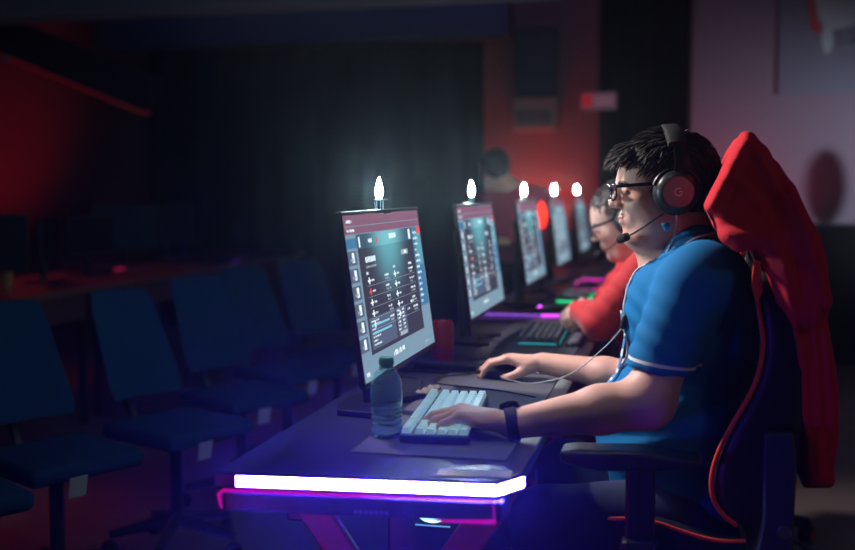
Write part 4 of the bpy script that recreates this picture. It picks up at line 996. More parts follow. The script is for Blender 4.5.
def stripe_mask(nt, c, a, lo, hi, ylim, sign):
    N = nt.nodes; L = nt.links.new
    g = N.new('ShaderNodeTexCoord'); sv = N.new('ShaderNodeVectorMath'); sv.operation = 'SUBTRACT'; sv.inputs[1].default_value = c; L(g.outputs['Object'], sv.inputs[0])
    dt = N.new('ShaderNodeVectorMath'); dt.operation = 'DOT_PRODUCT'; dt.inputs[1].default_value = a; L(sv.outputs[0], dt.inputs[0])
    m1 = N.new('ShaderNodeMath'); m1.operation = 'GREATER_THAN'; m1.inputs[1].default_value = lo; L(dt.outputs['Value'], m1.inputs[0])
    m2 = N.new('ShaderNodeMath'); m2.operation = 'LESS_THAN'; m2.inputs[1].default_value = hi; L(dt.outputs['Value'], m2.inputs[0])
    mm = N.new('ShaderNodeMath'); mm.operation = 'MULTIPLY'; L(m1.outputs[0], mm.inputs[0]); L(m2.outputs[0], mm.inputs[1])
    sx = N.new('ShaderNodeSeparateXYZ'); L(g.outputs['Object'], sx.inputs[0])
    m3 = N.new('ShaderNodeMath'); m3.operation = 'LESS_THAN' if sign < 0 else 'GREATER_THAN'; m3.inputs[1].default_value = ylim; L(sx.outputs['Y'], m3.inputs[0])
    m4 = N.new('ShaderNodeMath'); m4.operation = 'MULTIPLY'; L(mm.outputs[0], m4.inputs[0]); L(m3.outputs[0], m4.inputs[1]); 
    # only near the sleeve
    ln = N.new('ShaderNodeVectorMath'); ln.operation = 'LENGTH'; L(sv.outputs[0], ln.inputs[0]); m5 = N.new('ShaderNodeMath'); m5.operation = 'LESS_THAN'; m5.inputs[1].default_value = .11; L(ln.outputs['Value'], m5.inputs[0])
    m6 = N.new('ShaderNodeMath'); m6.operation = 'MULTIPLY'; L(m4.outputs[0], m6.inputs[0]); L(m5.outputs[0], m6.inputs[1]); return m6
k1 = stripe_mask(nt, tuple(hem_n-root1), tuple(ax_hem), -.0215, -.0150, 2.262-M0, -1)
k2 = stripe_mask(nt, tuple(hem_f-root1), tuple(ax_f), -.0215, -.0150, .14, 1)
mxm = N.new('ShaderNodeMath'); mxm.operation = 'MAXIMUM'; L(k1.outputs[0], mxm.inputs[0]); L(k2.outputs[0], mxm.inputs[1])
mc = N.new('ShaderNodeMix'); mc.data_type = 'RGBA'; mc.inputs[6].default_value = (.003, .165, .42, 1); mc.inputs[7].default_value = (.80, .85, .9, 1)
L(mxm.outputs[0], mc.inputs[0]); L(mc.outputs[2], bs.inputs['Base Color'])
shirt = mesh_np('polo_shirt', V, Fc, M_polo, man, root1, relax=1); tag(shirt, 'blue polo shirt with white piping')
# collar with white edge
bvh = BVHTree.FromPolygons([Vector(v) for v in V], [tuple(f) for f in Fc.tolist()])
cpx = [A(641, 289, 2.37), A(652, 268, 2.345), A(672, 250, 2.335), A(692, 238, 2.345), A(707, 232, M0-.03), A(709, 232, M0+.03), A(696, 240, 2.49), A(672, 252, 2.50), A(650, 270, 2.49), A(637, 289, 2.46)]
nc_ = A(680, 242, M0)
def ringpts(l):
    h_ = [A(x, y, M0-d) for x, y, d in l]; return spl(h_+[Vector((p.x, 2*M0-p.y, p.z)) for p in h_[:-1][::-1]], 6)
inner = ringpts([(656, 257, .030), (663, 248, .060), (674, 237, .074), (687, 228, .070), (699, 223, .040), (702, 222, 0)])
outer = ringpts([(660, 262, .050), (668, 257, .088), (680, 249, .112), (695, 239, .112), (712, 234, .070), (718, 233, 0)]); n = len(inner)
mb = MB(); vs = []; fs = []
for i in range(n):
    a, b = inner[i], outer[i]; mid = (a+b)/2+Vector(((a.x-nc_.x), (a.y-nc_.y), .03)).normalized()*.004
    up_ = Vector((a.x-nc_.x, a.y-nc_.y, .06)).normalized()
    vs += [a-root1, mid-root1, b-root1, b-root1-up_*.003, mid-root1-up_*.003, a-root1-up_*.003]
for i in range(n-1):
    for k in range(6): k2 = (k+1) % 6; fs.append((i*6+k, (i+1)*6+k, (i+1)*6+k2, i*6+k2))
fs += [tuple(range(6)), tuple((n-1)*6+k for k in range(6))[::-1]]
M_polop = mat('blue_collar', (.003, .165, .42), .75, bump=.2, bscale=600)
col_ = mb.add(vs, fs).build('collar', M_polop, shirt, smooth=True)
M_wht = mat('white_piping', (.80, .85, .9), .6)
tag(MB().tube([q-root1+Vector((0, 0, .001)) for q in outer], .0024, 8).build('collar_edge', M_wht, shirt, smooth=True), 'white piping on the collar edge')
# placket line down the chest
pl = []
for (x, y) in [(655, 260), (648, 272), (641, 286), (634, 302), (628, 318), (623, 334), (619, 350), (615, 368)]:
    q = A(x, y, M0-.045); loc, nr, _, _ = bvh.find_nearest(q+Vector((-.02, 0, 0))); pl.append(loc+nr*.002-root1)
tag(MB().tube(spl(pl, 4), .0026, 8).build('placket_piping', M_wht, shirt, smooth=True), 'white piping on the placket')
# lanyard hanging on the chest
ly = []
for (x, y) in [(632, 312), (627, 328), (622, 344), (618, 360), (614, 376), (611, 388)]:
    q = A(x, y, M0-.05); loc, nr, _, _ = bvh.find_nearest(q+Vector((-.03, 0, 0))); ly.append(loc+nr*.006)
lan = thing('lanyard', 'patterned blue and white lanyard with a metal clip on the blue shirt', 'lanyard', ly[0])
mb = MB(); sp_ = spl([p-ly[0] for p in ly], 5)
for i in range(len(sp_)-1):
    a, b = sp_[i], sp_[i+1]; Am = frame(b-a, (-1, -.4, .2)); mb.box((a+b)/2, ((b-a).length+.001, .012, .0016), rot=Am, mi=i % 3 == 0)
mb.build('strap', [mat('lanyard_blue', (.08, .25, .5), .6), mat('lanyard_white', (.65, .75, .85), .6)], lan)
mb = MB(); e = sp_[-1]; mb.tube([e, e+Vector((-.002, -.002, -.014)), e+Vector((-.006, -.002, -.026)), e+Vector((.002, -.002, -.032)), e+Vector((.004, -.002, -.022))], .0018, 8)
mb.lathe([(0, -.005), (.004, -.005), (.005, 0), (.004, .005), (0, .005)], e+Vector((0, 0, -.006)), 14); mb.build('clip', M_silver, lan, smooth=True)
# hair
M_hair = mat('black_hair', (.012, .010, .011), .6, spec=.35)
def hairprims(h, front=.058, t=.0):
    return [h.ell((-.018, 0, .034), (.098+t, .086+t, .083+t), .02), h.ell((.030, 0, .064), (.058+t, .066+t, .040+t), .02), h.ell((-.046, 0, -.01), (.058+t, .076+t, .073+t), .02)]
def hair_cut(h, line):
    A_ = np.array(h.A); c = np.array(h.c)
    def f(X, Y, Z):
        dx, dy, dz = X-c[0], Y-c[1], Z-c[2]; x = (A_[0, 0]*dx+A_[1, 0]*dy+A_[2, 0]*dz)/h.s; z_ = (A_[0, 2]*dx+A_[1, 2]*dy+A_[2, 2]*dz)/h.s
        return line(x, z_)*.7
    return f
def line1(x, z_):   # positive = no hair
    lo = np.interp(x, [-.12, -.075, -.04, -.005, .02, .028, .05, .075, .10], [-.085, -.095, -.07, -.035, -.026, .020, .048, .058, .062])
    return lo-z_
ahp = hairprims(H1)
blob('hair', ahp, M_hair, man, origin=root1, step=.004, disp=lambda X, Y, Z: .0022*wob(X, Y, Z, 120, 8)+.0012*wob(X, Y, Z, 330, 4), cut=[hair_cut(H1, line1)])
def keep1(p):
    lo = np.interp(p.x, [-.12, -.075, -.04, -.005, .02, .028, .05, .075, .10], [-.080, -.088, -.06, -.025, -.010, .030, .054, .066, .070])
    return p.z > lo
def flow1(p, r):
    d = Vector((1.0, 0, 0)) if p.x > -.05 else Vector((-.2, 0, -1))
    if p.x > -.05 and abs(p.y) > .05: d = Vector((.75, 0, -.7))
    if p.x > .04: d = Vector((.75, 0, -.75))
    return d+Vector((r.gauss(0, .25), r.gauss(0, .25), r.gauss(0, .18)))
mb = hair_locks('hair', H1, M_hair, man, root1, (.100, .087, .088, -.016, 0, .036), 1200, keep1, .034, .0026, flow1, 3, .004)
mb2 = hair_locks('hair', H1, M_hair, man, root1, (.090, .074, .060, .012, 0, .052), 90, lambda p: p.x > .062 and p.z > .060, .028, .0028, lambda p, r: Vector((.55, r.gauss(0, .25), -.85+r.gauss(0, .2))), 11, .008)
o_ = bpy.data.objects['hair']; mb.add(mb2.v, mb2.f); mb.build('hair_locks', M_hair, man, smooth=True)
eyes(H1, root1, man); brows(H1, root1, man, M_hair)
glasses(H1, root1, man, mat('navy_frame', (.012, .016, .035), .25))
mic = [H1.p(.02, .108, -.045), H1.p(.045, .100, -.070), H1.p(.075, .080, -.083), H1.p(.098, .052, -.094), H1.p(.108, .040, -.100)]
mic = [A(664, 214, 2.31), A(655, 219, 2.31), A(645, 226, 2.32), A(634, 233, 2.34), A(626, 237, 2.36)]
hs1 = headset(H1, hp, 1, mic, 'black headset with a silver disc on the man in blue')
# small blue tag and cable under the ear cup
bt = thing('cable_clip', 'tiny bright blue clip on the cable below the headset cup', 'clip', A(667, 227, 2.325))
blob('clip_body', [Ell((0, 0, 0), (.008, .006, .010), k=.001), Ell((-.006, 0, .004), (.006, .005, .006), k=.004)], mat('bright_blue', (.02, .35, .6), .4), bt, step=.002, disp=lambda X, Y, Z: .0008*np.sin(X*900)*np.sin(Z*900))
cable('headset_cable', 'thin grey cable hanging from the ear cup into the blue collar', [A(676, 212, 2.33), A(677, 220, 2.325), A(675, 230, 2.325), A(671, 243, 2.33), A(665, 256, 2.33)], .0016, mat('grey_cable', (.45, .45, .47), .5))
# in line remote and thin cable over the forearm
rc = thing('inline_remote', 'small dark volume remote on the cable before the blue shirt', 'remote', A(624, 322, 2.36))
blob('remote_body', [Cap((-.003, 0, -.010), (.003, 0, .012), .0065, k=.001)], M_black, rc, step=.002)
cable('remote_cable', 'thin pale cable curving from the remote over the forearm to the desk mat', [A(622, 328, 2.36), A(610, 342, 2.45), A(598, 353, 2.60), A(583, 366, 2.68), A(566, 376, 2.72), A(548, 381, 2.74), A(528, 383.5, 2.735), A(510, 380, 2.735), A(500, 376, 2.74)], .0014, mat('pale_cable', (.55, .55, .58), .5))
# watch
wa = thing('wristwatch', 'black smart watch on the wrist over the white keyboard', 'watch', wr_n)
wdir = (wr_n-el_n).normalized(); An = frame(wdir, (0, 0, 1))
mb = MB(); ring = []
n = 28; vs = []; fs = []
for k in range(n):
    a = 2*math.pi*k/n; c_ = Vector((0, .0315*math.cos(a), .0325*math.sin(a)))
    for (dx, dr) in ((-.012, 0), (-.010, .0035), (.010, .0035), (.012, 0)): vs.append(An @ (Vector((dx, 0, 0))+c_*(1+dr/.032)))
for k in range(n):
    for j in range(3): fs.append((k*4+j, ((k+1) % n)*4+j, ((k+1) % n)*4+j+1, k*4+j+1))
mb.add(vs, fs).build('strap', M_rub, wa, smooth=True)
fo = MB(); rotw = An @ Euler((R(28), 0, 0)).to_matrix()
fo.lathe([(0, .028), (.020, .028), (.0225, .031), (.0225, .039), (.020, .042), (0, .042)], (0, 0, 0), 32, rot=rotw).box(rotw @ Vector((0, 0, .034)), (.040, .036, .011), rot=rotw, bev=.004).build('watch_face', mat('watch_glass', (.01, .012, .02), .12), wa, smooth=True)
MB().lathe([(0, 0), (.003, 0), (.003, .004), (0, .004)], rotw @ Vector((-.004, -.023, .035)), 12, rot=rotw @ Euler((R(90), 0, 0)).to_matrix()).build('crown', M_silver, wa)
MB().box(An @ Vector((.004, -.004, -.0355)), (.014, .010, .003), rot=An, bev=.001).build('buckle', M_silver, wa)

# ---- red jacket draped over the first chair
M_jack = mat('red_fleece', (.62, .008, .025), .9, bump=.35, bscale=350)
YJ = 2.42
def jp(l, y=2.23): return [(at(a, b, Y=y).x, at(a, b, Y=y).z) for a, b in l]
hood = jp([(745, 133), (754, 134), (768, 145), (780, 160), (792, 181), (803, 205), (815, 232), (824, 262), (829, 300), (818, 322), (792, 318), (776, 300), (768, 276), (762, 258), (757, 250), (738, 249), (722, 236), (706, 209), (714, 192), (724, 170), (734, 146)])
hang = jp([(757, 250), (815, 232), (822, 268), (828, 320), (836, 380), (838, 430), (834, 470), (834, 486), (803, 486), (800, 470), (798, 420), (793, 360), (787, 320), (779, 296), (770, 272)])
def crease(a, b, amp, wd, one=1):
    (x0, z0), (x1, z1) = jp([a])[0], jp([b])[0]; dx, dz = x1-x0, z1-z0; L2 = dx*dx+dz*dz
    def f(X, Z):
        t = np.clip(((X-x0)*dx+(Z-z0)*dz)/L2, 0, 1); d2 = (X-x0-t*dx)**2+(Z-z0-t*dz)**2; return -amp*np.exp(-d2/wd**2)
    return f
CR = [crease((712, 205), (748, 136), .022, .014), crease((728, 236), (775, 232), .016, .018), crease((735, 246), (762, 238), .012, .010), crease((790, 190), (822, 300), .014, .012), crease((800, 300), (812, 480), .010, .010),
      crease((745, 180), (770, 225), -.016, .04), crease((770, 160), (810, 270), -.012, .010), crease((815, 290), (828, 470), -.008, .009), crease((780, 260), (800, 360), .012, .010), crease((712, 215), (730, 190), -.012, .012), crease((822, 330), (830, 480), .008, .008),
      crease((752, 142), (782, 196), .010, .007), crease((782, 196), (806, 262), .010, .007), crease((764, 190), (792, 262), -.007, .010), crease((792, 262), (800, 330), -.006, .008), crease((722, 196), (752, 160), -.006, .009), crease((716, 226), (760, 214), -.005, .009), crease((728, 170), (760, 208), .010, .008),
      crease((806, 330), (812, 478), -.006, .006), crease((812, 290), (820, 470), .010, .006), crease((792, 330), (803, 430), .010, .007), crease((748, 246), (772, 262), -.005, .007)]
def jdisp(X, Y, Z):
    o = .003*wob(X, Y, Z, 30, 12)+.0012*wob(X, Y, Z, 90, 6)
    s = sum(c(X, Z) for c in CR)
    return o+s*np.clip(np.abs(Y-YJ)*6, 0, 1)
hwj = lambda Z: .175+.095*np.clip((1.32-Z)/.18, 0, 1)
blob_j = blob('jacket', [Slab(hood, YJ, hwj, rnd=.03, k=.02), Slab(hang, YJ, lambda Z: .225-.03*np.clip((.8-Z)/.3, 0, 1), rnd=.02, k=.02)], M_jack, None, origin=Vector((.2, YJ, .55)), step=.0065, disp=jdisp)
tag(blob_j, 'bright red jacket draped over the back of the gaming chair', 'jacket')
cu = jp([(803, 478), (834, 478), (834, 489), (803, 489)])
hem = blob('hem_band', [Slab(cu, YJ, .192, rnd=.008)], mat('red_rib', (.42, .008, .018), .9, bump=.5, bscale=500, bstretch=(1, 1, .1)), blob_j, origin=Vector((.2, YJ, .55)), step=.0055)

# ---- the man in red
M2 = 3.62; root2 = Vector((-.02, M2, 0))
man2 = thing('person', 'man in a bright red long sleeve shirt leaning on the second desk', 'person', root2)
h2 = at(621, 219, Y=M2); H2 = HF(h2, (-.93, -.10, -.36), (-.36, 0, .93), .98)
sn = A(645, 272, 3.44); en = A(600, 322, 3.40); wn = A(581, 312, 3.60)
sf = A(636, 268, 3.80); ef = A(600, 318, 3.86); wf = A(578, 313, 3.72)
en.z = max(en.z, DZ+.058); 
t2 = lambda f=0: [Ell(A(655, 312, M2), (.15+f, .18+f, .19+f), k=.05), Ell(A(690, 400, M2), (.16+f, .18+f, .17+f), k=.05), Cap(A(648, 274, 3.46), A(648, 274, 3.78), .068+f, k=.04), Ell((.04, M2, .55), (.15+f, .19+f, .10+f), k=.05)]
arms2 = lambda f=0: [Cap(sn, en, .055+f, .048+f, k=.03), Cap(en, wn, .046+f, .032+f, k=.02), Cap(sf, ef, .055+f, .048+f, k=.03), Cap(ef, wf, .046+f, .032+f, k=.02)]
legs2 = lambda f=0: [Cap((.04, M2-.1, .53), (-.20, M2-.16, .54), .085+f, .062+f, k=.04), Cap((.04, M2+.1, .53), (-.20, M2+.16, .54), .085+f, .062+f, k=.04), Cap((-.20, M2-.16, .54), (-.15, M2-.18, .10), .06+f, .042+f, k=.03), Cap((-.20, M2+.16, .54), (-.15, M2+.18, .10), .06+f, .042+f, k=.03)]
h2l = hand_prims(wn, (-.25, .75, .12), (-.55, -.3, .8), -1, [((R(30), R(45), R(30)), 0), ((R(30), R(45), R(30)), 0), ((R(32), R(45), R(30)), 0), ((R(35), R(45), R(30)), 0)], .95)
h2r = hand_prims(wf+Vector((0, 0, .01)), (-.30, -.75, .0), (-.5, .3, .8), 1, [((R(40), R(55), R(35)), 0)]*4, .95)
b2 = blob('body', t2(-.012)+arms2(-.006)+legs2(-.006)+h2l+h2r+head_prims(H2, 1.05)+[Cap(H2.p(-.03, 0, -.05), A(650, 272, M2), .056, .064, k=.03)]+[Cap((-.15, M2-.18, .07), (-.29, M2-.2, .045), .04, .032, k=.03), Cap((-.15, M2+.18, .07), (-.29, M2+.2, .045), .04, .032, k=.03)],
     M_skin2, man2, origin=root2, step=.010, fine=([(h2.x-.16, h2.x+.1, .0045), (wn.x-.06, wn.x+.05, .004)], [(M2-.1, M2+.1, .0045), (3.55, 3.80, .004)], [(h2.z-.15, h2.z+.1, .0045), (wn.z-.05, wn.z+.05, .004)]))
set_lip(b2, H2)
for s in (-1, 1): blob('shoe', [Cap((-.13, M2+s*.18, .062), (-.30, M2+s*.2, .045), .050, .043, k=.02)], MATS['dark_shoe'], man2, origin=root2, step=.009, cut=[lambda X, Y, Z: -Z+.004+0*X+0*Y])
blob('trousers', [Ell((.04, M2, .55), (.16, .195, .10), k=.05)]+legs2(.012), mat('dark_trousers', (.02, .02, .03), .85), man2, origin=root2, step=.011, cut=[lambda X, Y, Z: Z-.64+0*X+0*Y])
def fold2(X, Y, Z):
    return .003*wob(X, Y, Z, 45, 21)+.0042*np.sin((X*.75+Z*.9)*95+3*wob(X, Y, Z, 16, 2))*np.exp(-((Z-.90)/.12)**2)
n2 = A(648, 256, M2)
def neckcut2(X, Y, Z):
    d = np.sqrt((X-n2.x+.03)**2+(Y-n2.y)**2); return np.minimum(Z-(n2.z+.01+(X-n2.x)*.6), .068-d)
a_ = (wn-en).normalized()
rs = blob('long_sleeve_shirt', t2(.004)+arms2(.010), mat('red_jersey', (.72, .025, .03), .75, bump=.2, bscale=500, sheen=.2), man2, origin=root2, step=.007, disp=fold2,
     cut=[lambda X, Y, Z: .54-Z+0*X+0*Y, neckcut2])
tag(rs, 'bright red long sleeve shirt')
M_hair2 = mat('greying_hair', (.11, .10, .10), .55, var=.5, bscale=300)
def line2(x, z_):
    lo = np.interp(x, [-.12, -.075, -.04, -.005, .02, .028, .05, .075, .10], [-.07, -.08, -.05, -.015, -.010, .03, .060, .074, .080]); return lo-z_
blob('hair', hairprims(H2, t=-.004), M_hair2, man2, origin=root2, step=.005, disp=lambda X, Y, Z: .002*wob(X, Y, Z, 120, 8), cut=[hair_cut(H2, line2)])
def keep2(p):
    lo = np.interp(p.x, [-.12, -.075, -.04, -.005, .02, .028, .05, .075, .10], [-.065, -.075, -.045, -.008, -.0, .035, .064, .078, .085]); return p.z > lo
hair_locks('hair', H2, M_hair2, man2, root2, (.100, .084, .086, -.018, 0, .038), 400, keep2, .030, .0028, flow1, 5, .003).build('hair_locks', M_hair2, man2, smooth=True)
eyes(H2, root2, man2); brows(H2, root2, man2, M_hair2); glasses(H2, root2, man2, MATS['navy_frame'])
mic2 = [H2.p(.02, .104, -.045), H2.p(.05, .095, -.068), H2.p(.08, .07, -.078), H2.p(.105, .04, -.08)]
headset(H2, h2, 1, mic2, 'black headset on the man in the red shirt', logo=False, cups=.045)

# ---- blurred bystander behind the monitors
M3 = 6.4; h3 = at(494, 168, Y=M3); r3 = Vector((h3.x+.1, M3, 0)); H3 = HF(h3, (-.55, .80, -.15), (0, .1, 1), 1.0)
by = thing('person', 'blurred person in a dark pink shirt standing behind the monitors', 'person', r3)
ct = Vector((h3.x+.13, M3+.04, 1.05)); hipp = Vector((h3.x+.16, M3+.12, .80))
t3 = lambda f=0: [Ell(ct, (.19+f, .12+f, .20+f), k=.05), Cap(ct+Vector((-.14, 0, .14)), ct+Vector((.15, 0, .12)), .065+f, k=.05), Ell(ct.lerp(hipp, .7), (.17+f, .12+f, .18+f), k=.05)]
a3 = lambda f=0: [Cap(ct+Vector((-.17, 0, .12)), ct+Vector((-.20, -.10, -.12)), .05+f, .042+f, k=.03), Cap(ct+Vector((-.20, -.10, -.12)), ct+Vector((-.02, -.19, -.09)), .04+f, .03+f, k=.02),
                  Cap(ct+Vector((.18, 0, .10)), ct+Vector((.20, -.10, -.13)), .05+f, .042+f, k=.03), Cap(ct+Vector((.20, -.10, -.13)), ct+Vector((.02, -.20, -.12)), .04+f, .03+f, k=.02)]
l3 = lambda f=0: [Ell(hipp, (.17+f, .13+f, .12+f), k=.04)]+[Cap(hipp+Vector((s*.09, 0, 0)), (hipp.x+s*.12, hipp.y, .44), .08+f, .058+f, k=.04) for s in (-1, 1)]+[Cap((hipp.x+s*.12, hipp.y, .44), (hipp.x+s*.12, hipp.y+.03, .09), .055+f, .04+f, k=.03) for s in (-1, 1)]
hh = hand_prims(ct+Vector((-.02, -.19, -.09)), (.9, -.1, -.05), (0, -.6, .8), 1, [((R(25), R(35), R(20)), 0)]*4, .95)+hand_prims(ct+Vector((.02, -.20, -.12)), (-.9, -.1, -.05), (0, -.6, .8), -1, [((R(25), R(35), R(20)), 0)]*4, .95)
b3 = blob('body', t3(-.012)+a3(-.006)+l3(-.01)+hh+head_prims(H3)+[Cap(H3.p(-.02, 0, -.05), ct+Vector((0, 0, .16)), .055, .065, k=.03)], M_skin2, by, origin=r3, step=.012, fine=([(h3.x-.12, h3.x+.12, .007)], [(M3-.35, M3+.12, .009)], [(h3.z-.14, h3.z+.12, .007)]))
set_lip(b3, H3)
blob('shirt', t3(.004)+a3(.008), mat('dark_pink_shirt', (.42, .03, .10), .85), by, origin=r3, step=.012, cut=[lambda X, Y, Z: Z-(ct.z+.235)+0*X+0*Y, lambda X, Y, Z: .74-Z+0*X+0*Y], disp=lambda X, Y, Z: .004*wob(X, Y, Z, 40, 3))
blob('trousers', l3(.01), mat('black_trousers', (.01, .01, .015), .9), by, origin=r3, step=.013)
for s in (-1, 1): blob('shoe', [Cap((hipp.x+s*.12, hipp.y+.05, .055), (hipp.x+s*.14, hipp.y-.14, .045), .05, .043, k=.02)], MATS['dark_shoe'], by, origin=r3, step=.012, cut=[lambda X, Y, Z: -Z+.004+0*X+0*Y])
blob('hair', hairprims(H3), M_hair, by, origin=r3, step=.009, cut=[hair_cut(H3, line1)])
# ------------------------------------------------------------------ left side: a second row of desks and empty conference chairs
M_blue = mat('blue_mesh_fabric', (.006, .045, .11), .9, spec=.1, bump=.3, bscale=250)
M_grey = mat('pale_tag', (.45, .45, .43), .6)
M_wood = mat('brown_desk_top', (.16, .09, .07), .45, bump=.08, bscale=40, bstretch=(1, 8, 1), var=.2)
def conf_chair(x, y, rz, label):
    c = thing('conference_chair', label, 'chair', (x, y, 0), rz, 'empty blue chairs in front of the left desks')
    # faces +x locally
    blob('backrest', [Cap((-.20, -.17, .50), (-.25, -.17, .79), .028, k=.004), ], M_blue, c, step=.02) if False else None
    def slabz(z0, z1, x0, x1, hw0, hw1, th):
        mb = MB(); nz, ny = 8, 10; vs = []; fs = []
        for sgn in (1, -1):
            for i in range(nz+1):
                t = i/nz; z_ = z0+(z1-z0)*t; xx = x0+(x1-x0)*t; hw = hw0+(hw1-hw0)*t; e = 1-.10*max(0, (abs(2*t-1)-.75)/.25)**2
                for j in range(ny+1):
                    u = 2*j/ny-1; vs.append((xx-.035*(1-u*u)+sgn*th/2*(1-.8*abs(u)**6), u*hw*e, z_))
        o_ = (nz+1)*(ny+1)
        for i in range(nz):
            for j in range(ny):
                a = i*(ny+1)+j; fs.append((a, a+1, a+ny+2, a+ny+1)); fs.append((o_+a+ny+1, o_+a+ny+2, o_+a+1, o_+a))
        for i in range(nz):
            for a, s_ in ((i*(ny+1), 1), (i*(ny+1)+ny, -1)):
                f = (a, a+ny+1, o_+a+ny+1, o_+a); fs.append(f if s_ > 0 else f[::-1])
        for j in range(ny):
            for a, s_ in ((j, -1), (nz*(ny+1)+j, 1)):
                f = (a, a+1, o_+a+1, o_+a); fs.append(f[::-1] if s_ > 0 else f)
        return mb.add(vs, fs)
    slabz(.52, .87, -.13, -.29, .155, .125, .03).build('backrest', M_blue, c, smooth=True)
    se = MB().box((.02, 0, .425), (.36, .37, .055), bev=.024, seg=4).build('seat', M_blue, c, smooth=True)
    MB().box((.205, -.05, .385), (.004, .055, .06), rot=Euler((0, R(12), 0)).to_matrix()).build('paper_tag', M_grey, se)
    MB().tube([(-.235, 0, .66), (-.245, 0, .48), (-.20, 0, .385), (-.02, 0, .375)], .018, 8).build('back_bar', M_black, c, smooth=True)
    MB().tube([(0, 0, .39), (0, 0, .10)], .022, 12).build('gas_lift', M_black, c)
    st = MB()
    for k in range(5):
        a = 2*math.pi*k/5+.3; st.tube([(0, 0, .115), (.22*math.cos(a), .22*math.sin(a), .075)], [.026, .015], 8)
    st.build('star_base', M_black, c)
    for k in range(5):
        a = 2*math.pi*k/5+.3; MB().lathe([(0, -.018), (.02, -.018), (.027, -.012), (.027, .012), (.02, .018), (0, .018)], (.22*math.cos(a), .22*math.sin(a), .028), 14, rot=Euler((R(90), 0, a+.6)).to_matrix()).build('caster', M_rub, c)
    return c
spots = [(-1.86, 2.36, 'nearest blue conference chair, cut by the left edge of the picture'), (-1.80, 2.82, 'second blue conference chair from the left, dim before the brown desk'),
         (-1.64, 3.28, 'third blue conference chair from the left, under the brown desk edge'), (-1.64, 3.84, 'fourth blue conference chair from the left, with a pale tag at its seat'),
         (-1.67, 4.42, 'fifth blue conference chair from the left, with a tilted pale tag'), (-1.60, 4.90, 'blue conference chair nearest to the lit monitor')]
proto = None
for i, (x, y, lb_) in enumerate(spots):
    if proto is None: c = proto = conf_chair(x, y, 0, lb_)
    else: c = copy_tree(proto); c.location = (x, y, 0); c['label'] = lb_
    c.rotation_euler = (0, 0, R(-28+2*((i*7) % 5-2)))
# second desk row
def ldesk(y0, y1, label):
    d = thing('long_desk', label, 'desk', (-3.35, (y0+y1)/2, 0)); L_ = (y1-y0)
    MB().box((0, 0, .705), (.75, L_-.01, .03), bev=.004).build('table_top', M_wood, d)
    MB().box((.33, 0, .62), (.02, L_-.12, .14), bev=.003).build('front_panel', mat('dark_brown', (.07, .035, .03), .6), d)
    for sx in (-1, 1):
        for sy in (-1, 1): MB().tube([(sx*.32, sy*(L_/2-.08), 0), (sx*.32, sy*(L_/2-.08), .69)], .022, 8).build('leg', M_dark, d)
ldesk(3.4, 5.1, 'brown desk on the left side of the hall, nearer section'); ldesk(5.1, 6.8, 'brown desk on the left side of the hall, middle section'); ldesk(6.8, 8.3, 'brown desk on the left side of the hall, far section')
def old_mon(px_, py_, Y, w, h_, rz, label, m):
    p = at(px_, py_, Y=Y); p.x = min(p.x, -3.12); o = thing('dark_monitor', label, 'monitor', (p.x, Y, .72), rz)
    MB().box((0, 0, .12+h_/2), (.03, w, h_), bev=.006).build('housing', M_black, o); MB().box((.016, 0, .12+h_/2), (.003, w-.02, h_-.02)).build('screen', m, o)
    MB().tube([(-.03, 0, .01), (-.02, 0, .14)], .018, 8).build('stand_neck', M_black, o); MB().box((-.02, 0, .006), (.18, .2, .012), bev=.004).build('stand_foot', M_black, o)
M_off = mat('dark_glass', (.006, .012, .025), .6, spec=.15)
old_mon(8, 250, 4.35, 0.42, 0.27, R(-35), 'switched off monitor at the left end of the brown desk', M_off)
old_mon(48, 250, 5.2, 0.38, 0.24, R(20), 'switched off monitor on the brown desk before the red wall', M_off)
old_mon(90, 250, 5.75, 0.38, 0.23, R(-15), 'small dark monitor between the red wall and the blue lit one', M_off)
old_mon(125, 240, 6.3, 0.44, 0.29, R(-40), 'dark monitor with a faint blue face on the brown desk', mat('blue_glass', (.01, .05, .09), .6, spec=.15))
old_mon(168, 240, 7.2, 0.42, 0.27, R(-30), 'farthest dark monitor on the brown desk', M_off)
for (x, y, Y, lab, gm) in [(133, 263, 6.05, 'dark laptop keyboard with a red glow on the brown desk', emis('red_dim', (.8, .02, .12), .35)), (165, 268, 6.85, 'keyboard with a violet edge on the brown desk', emis('violet_dim', (.12, .02, .45), .30))]:
    p = at(x, y, Z=.73); o = thing('keyboard', lab, 'keyboard', (max(min(p.x, -3.06), -3.6), Y, .72), R(90))
    MB().box((0, 0, .01), (.14, .40, .018), bev=.004).build('case', M_black, o); mb = MB()
    for r_ in range(5):
        for k in range(15): mb.box((-.05+r_*.024, -.18+k*.0257, .022), (.018, .020, .007), bev=.002, seg=1)
    mb.build('keycaps', M_case, o); MB().box((0, -.2, .012), (.12, .006, .012)).build('edge_glow', gm, o)
# floor lamp shaped items / boxes on the left desk
o = thing('cup', 'small tan cup on the brown desk before the red wall', 'cup', (-3.3, 4.78, .72)); MB().lathe([(0, 0), (.028, 0), (.036, .10), (.033, .10), (.026, .006), (0, .006)], n=24).build('cup_body', mat('tan_cup', (.45, .22, .12), .5), o, smooth=True); MB().lathe([(.030, .098), (.0385, .1), (.038, .108), (0, .112)], n=24).build('lid', M_rub, o)

o = thing('shadow_blocker', 'black oval on a pole, added out of view to cast the wall shadow', 'blocker', (1.83, 8.12, 0))  # unseen oval added only to cast the shadow on the pale wall
blob('blocker_oval', [Ell((0, 0, 1.27), (.055, .06, .15), k=.01)], M_black, o, step=.012)
MB().tube([(0, 0, .02), (0, 0, 1.12)], .018, 10).build('pole', M_dark, o); MB().lathe([(0, 0), (.17, 0), (.17, .012), (.03, .03), (0, .03)], n=28).build('base', M_dark, o)
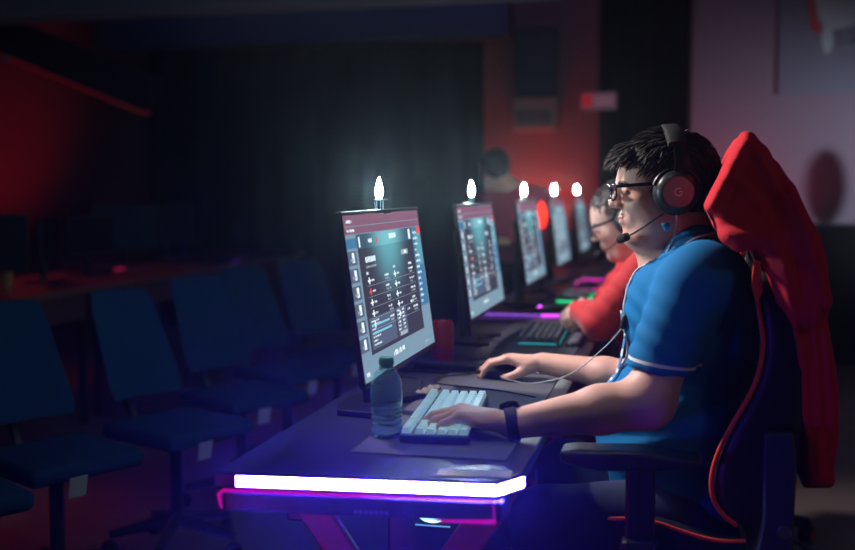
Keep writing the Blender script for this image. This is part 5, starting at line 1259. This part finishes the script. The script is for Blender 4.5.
# ------------------------------------------------------------------ lights
def area(name, loc, aim, size, e, col, sy=None):
    l = bpy.data.lights.new(name, 'AREA'); l.energy = e; l.color = col; l.size = size
    if sy: l.shape = 'RECTANGLE'; l.size_y = sy
    o = bpy.data.objects.new(name, l); COL.objects.link(o); o.location = loc
    o.rotation_euler = (Vector(aim)-Vector(loc)).to_track_quat('-Z', 'Y').to_euler(); return o
def spot(name, loc, aim, e, col, ang=40, blend=.6, rad=.05):
    l = bpy.data.lights.new(name, 'SPOT'); l.energy = e; l.color = col; l.spot_size = R(ang); l.spot_blend = blend; l.shadow_soft_size = rad
    o = bpy.data.objects.new(name, l); COL.objects.link(o); o.location = loc
    o.rotation_euler = (Vector(aim)-Vector(loc)).to_track_quat('-Z', 'Y').to_euler(); return o
spot('desk_top', (-.75, 1.9, 2.9), (-.50, 2.30, .72), 55, (.80, .92, 1.0), 30, .8, .25)  # unseen overhead fill added to brighten the keyboard, bottle and hand
spot('stage_key', (-1.75, 2.95, 2.45), (-.04, 2.45, 1.02), 340, (1.0, .86, .82), 44, .7, .12)
spot('stage_key_second', (-1.55, 3.45, 2.4), (-.2, 3.6, .98), 170, (1, .9, .88), 40, .7, .12)
spot('stage_blue', (-.9, 3.2, 3.1), (-1.85, 3.9, .6), 10, (.01, .22, 1.0), 50, .8, .2)
spot('stage_red_wall', (at(532, 190, Y=8.6).x, 8.75, 1.0), (at(532, 190, Y=8.6).x, 9.1, 1.35), 16, (1, .05, .03), 150, .9, .1)
spot('stage_red_left', (-6.3, 7.6, .6), (-6.5, 9.0, 1.8), 26, (1, .03, .08), 70, .9, .2)
spot('wall_white', (2.55, 7.35, 1.30), (1.40, 8.9, 1.15), 130, (.78, .80, 1.0), 82, .9, .04)  # unseen spot added to whiten the wall and throw the oval shadow
spot('wall_pink', (.28, 8.3, .9), (.32, 8.9, 1.25), 15, (1, .07, .20), 130, .9, .1)
spot('left_desk_red', (-3.9, 5.6, 1.9), (-3.4, 5.6, .7), 10, (1, .06, .05), 110, .9, .2)
area('soffit_blue', (-2.5, 7.4, 3.2), (-2.5, 8.4, 2.9), 3.5, 2.5, (.10, .22, 1.0), .3)
spot('leg_fill_red', (-1.2, .5, .15), (-.5, 2.0, .45), 5, (1, .05, .15), 50, .8, .1)  # added red fill for the desk legs, no known lamp there
spot('jacket_side', (1.5, 1.0, 2.3), (.28, 2.4, .95), 6, (1, .85, .85), 40, .8, .1)  # added fill that lifts the red down the jacket's right edge
area('soffit_violet', (at(530, 20, Y=8).x, 7.6, 3.2), (at(530, 20, Y=8).x, 8.4, 2.9), .6, .5, (.5, .05, 1.0), .2)
spot('floor_red_left', (-2.9, 3.3, 1.3), (-2.35, 3.5, 0), 9, (1, .05, .04), 45, .8, .1)
area('house_dim', (-.5, 2.2, 3.3), (-.5, 3, 0), 3.0, 1.0, (.4, .45, 1.0))
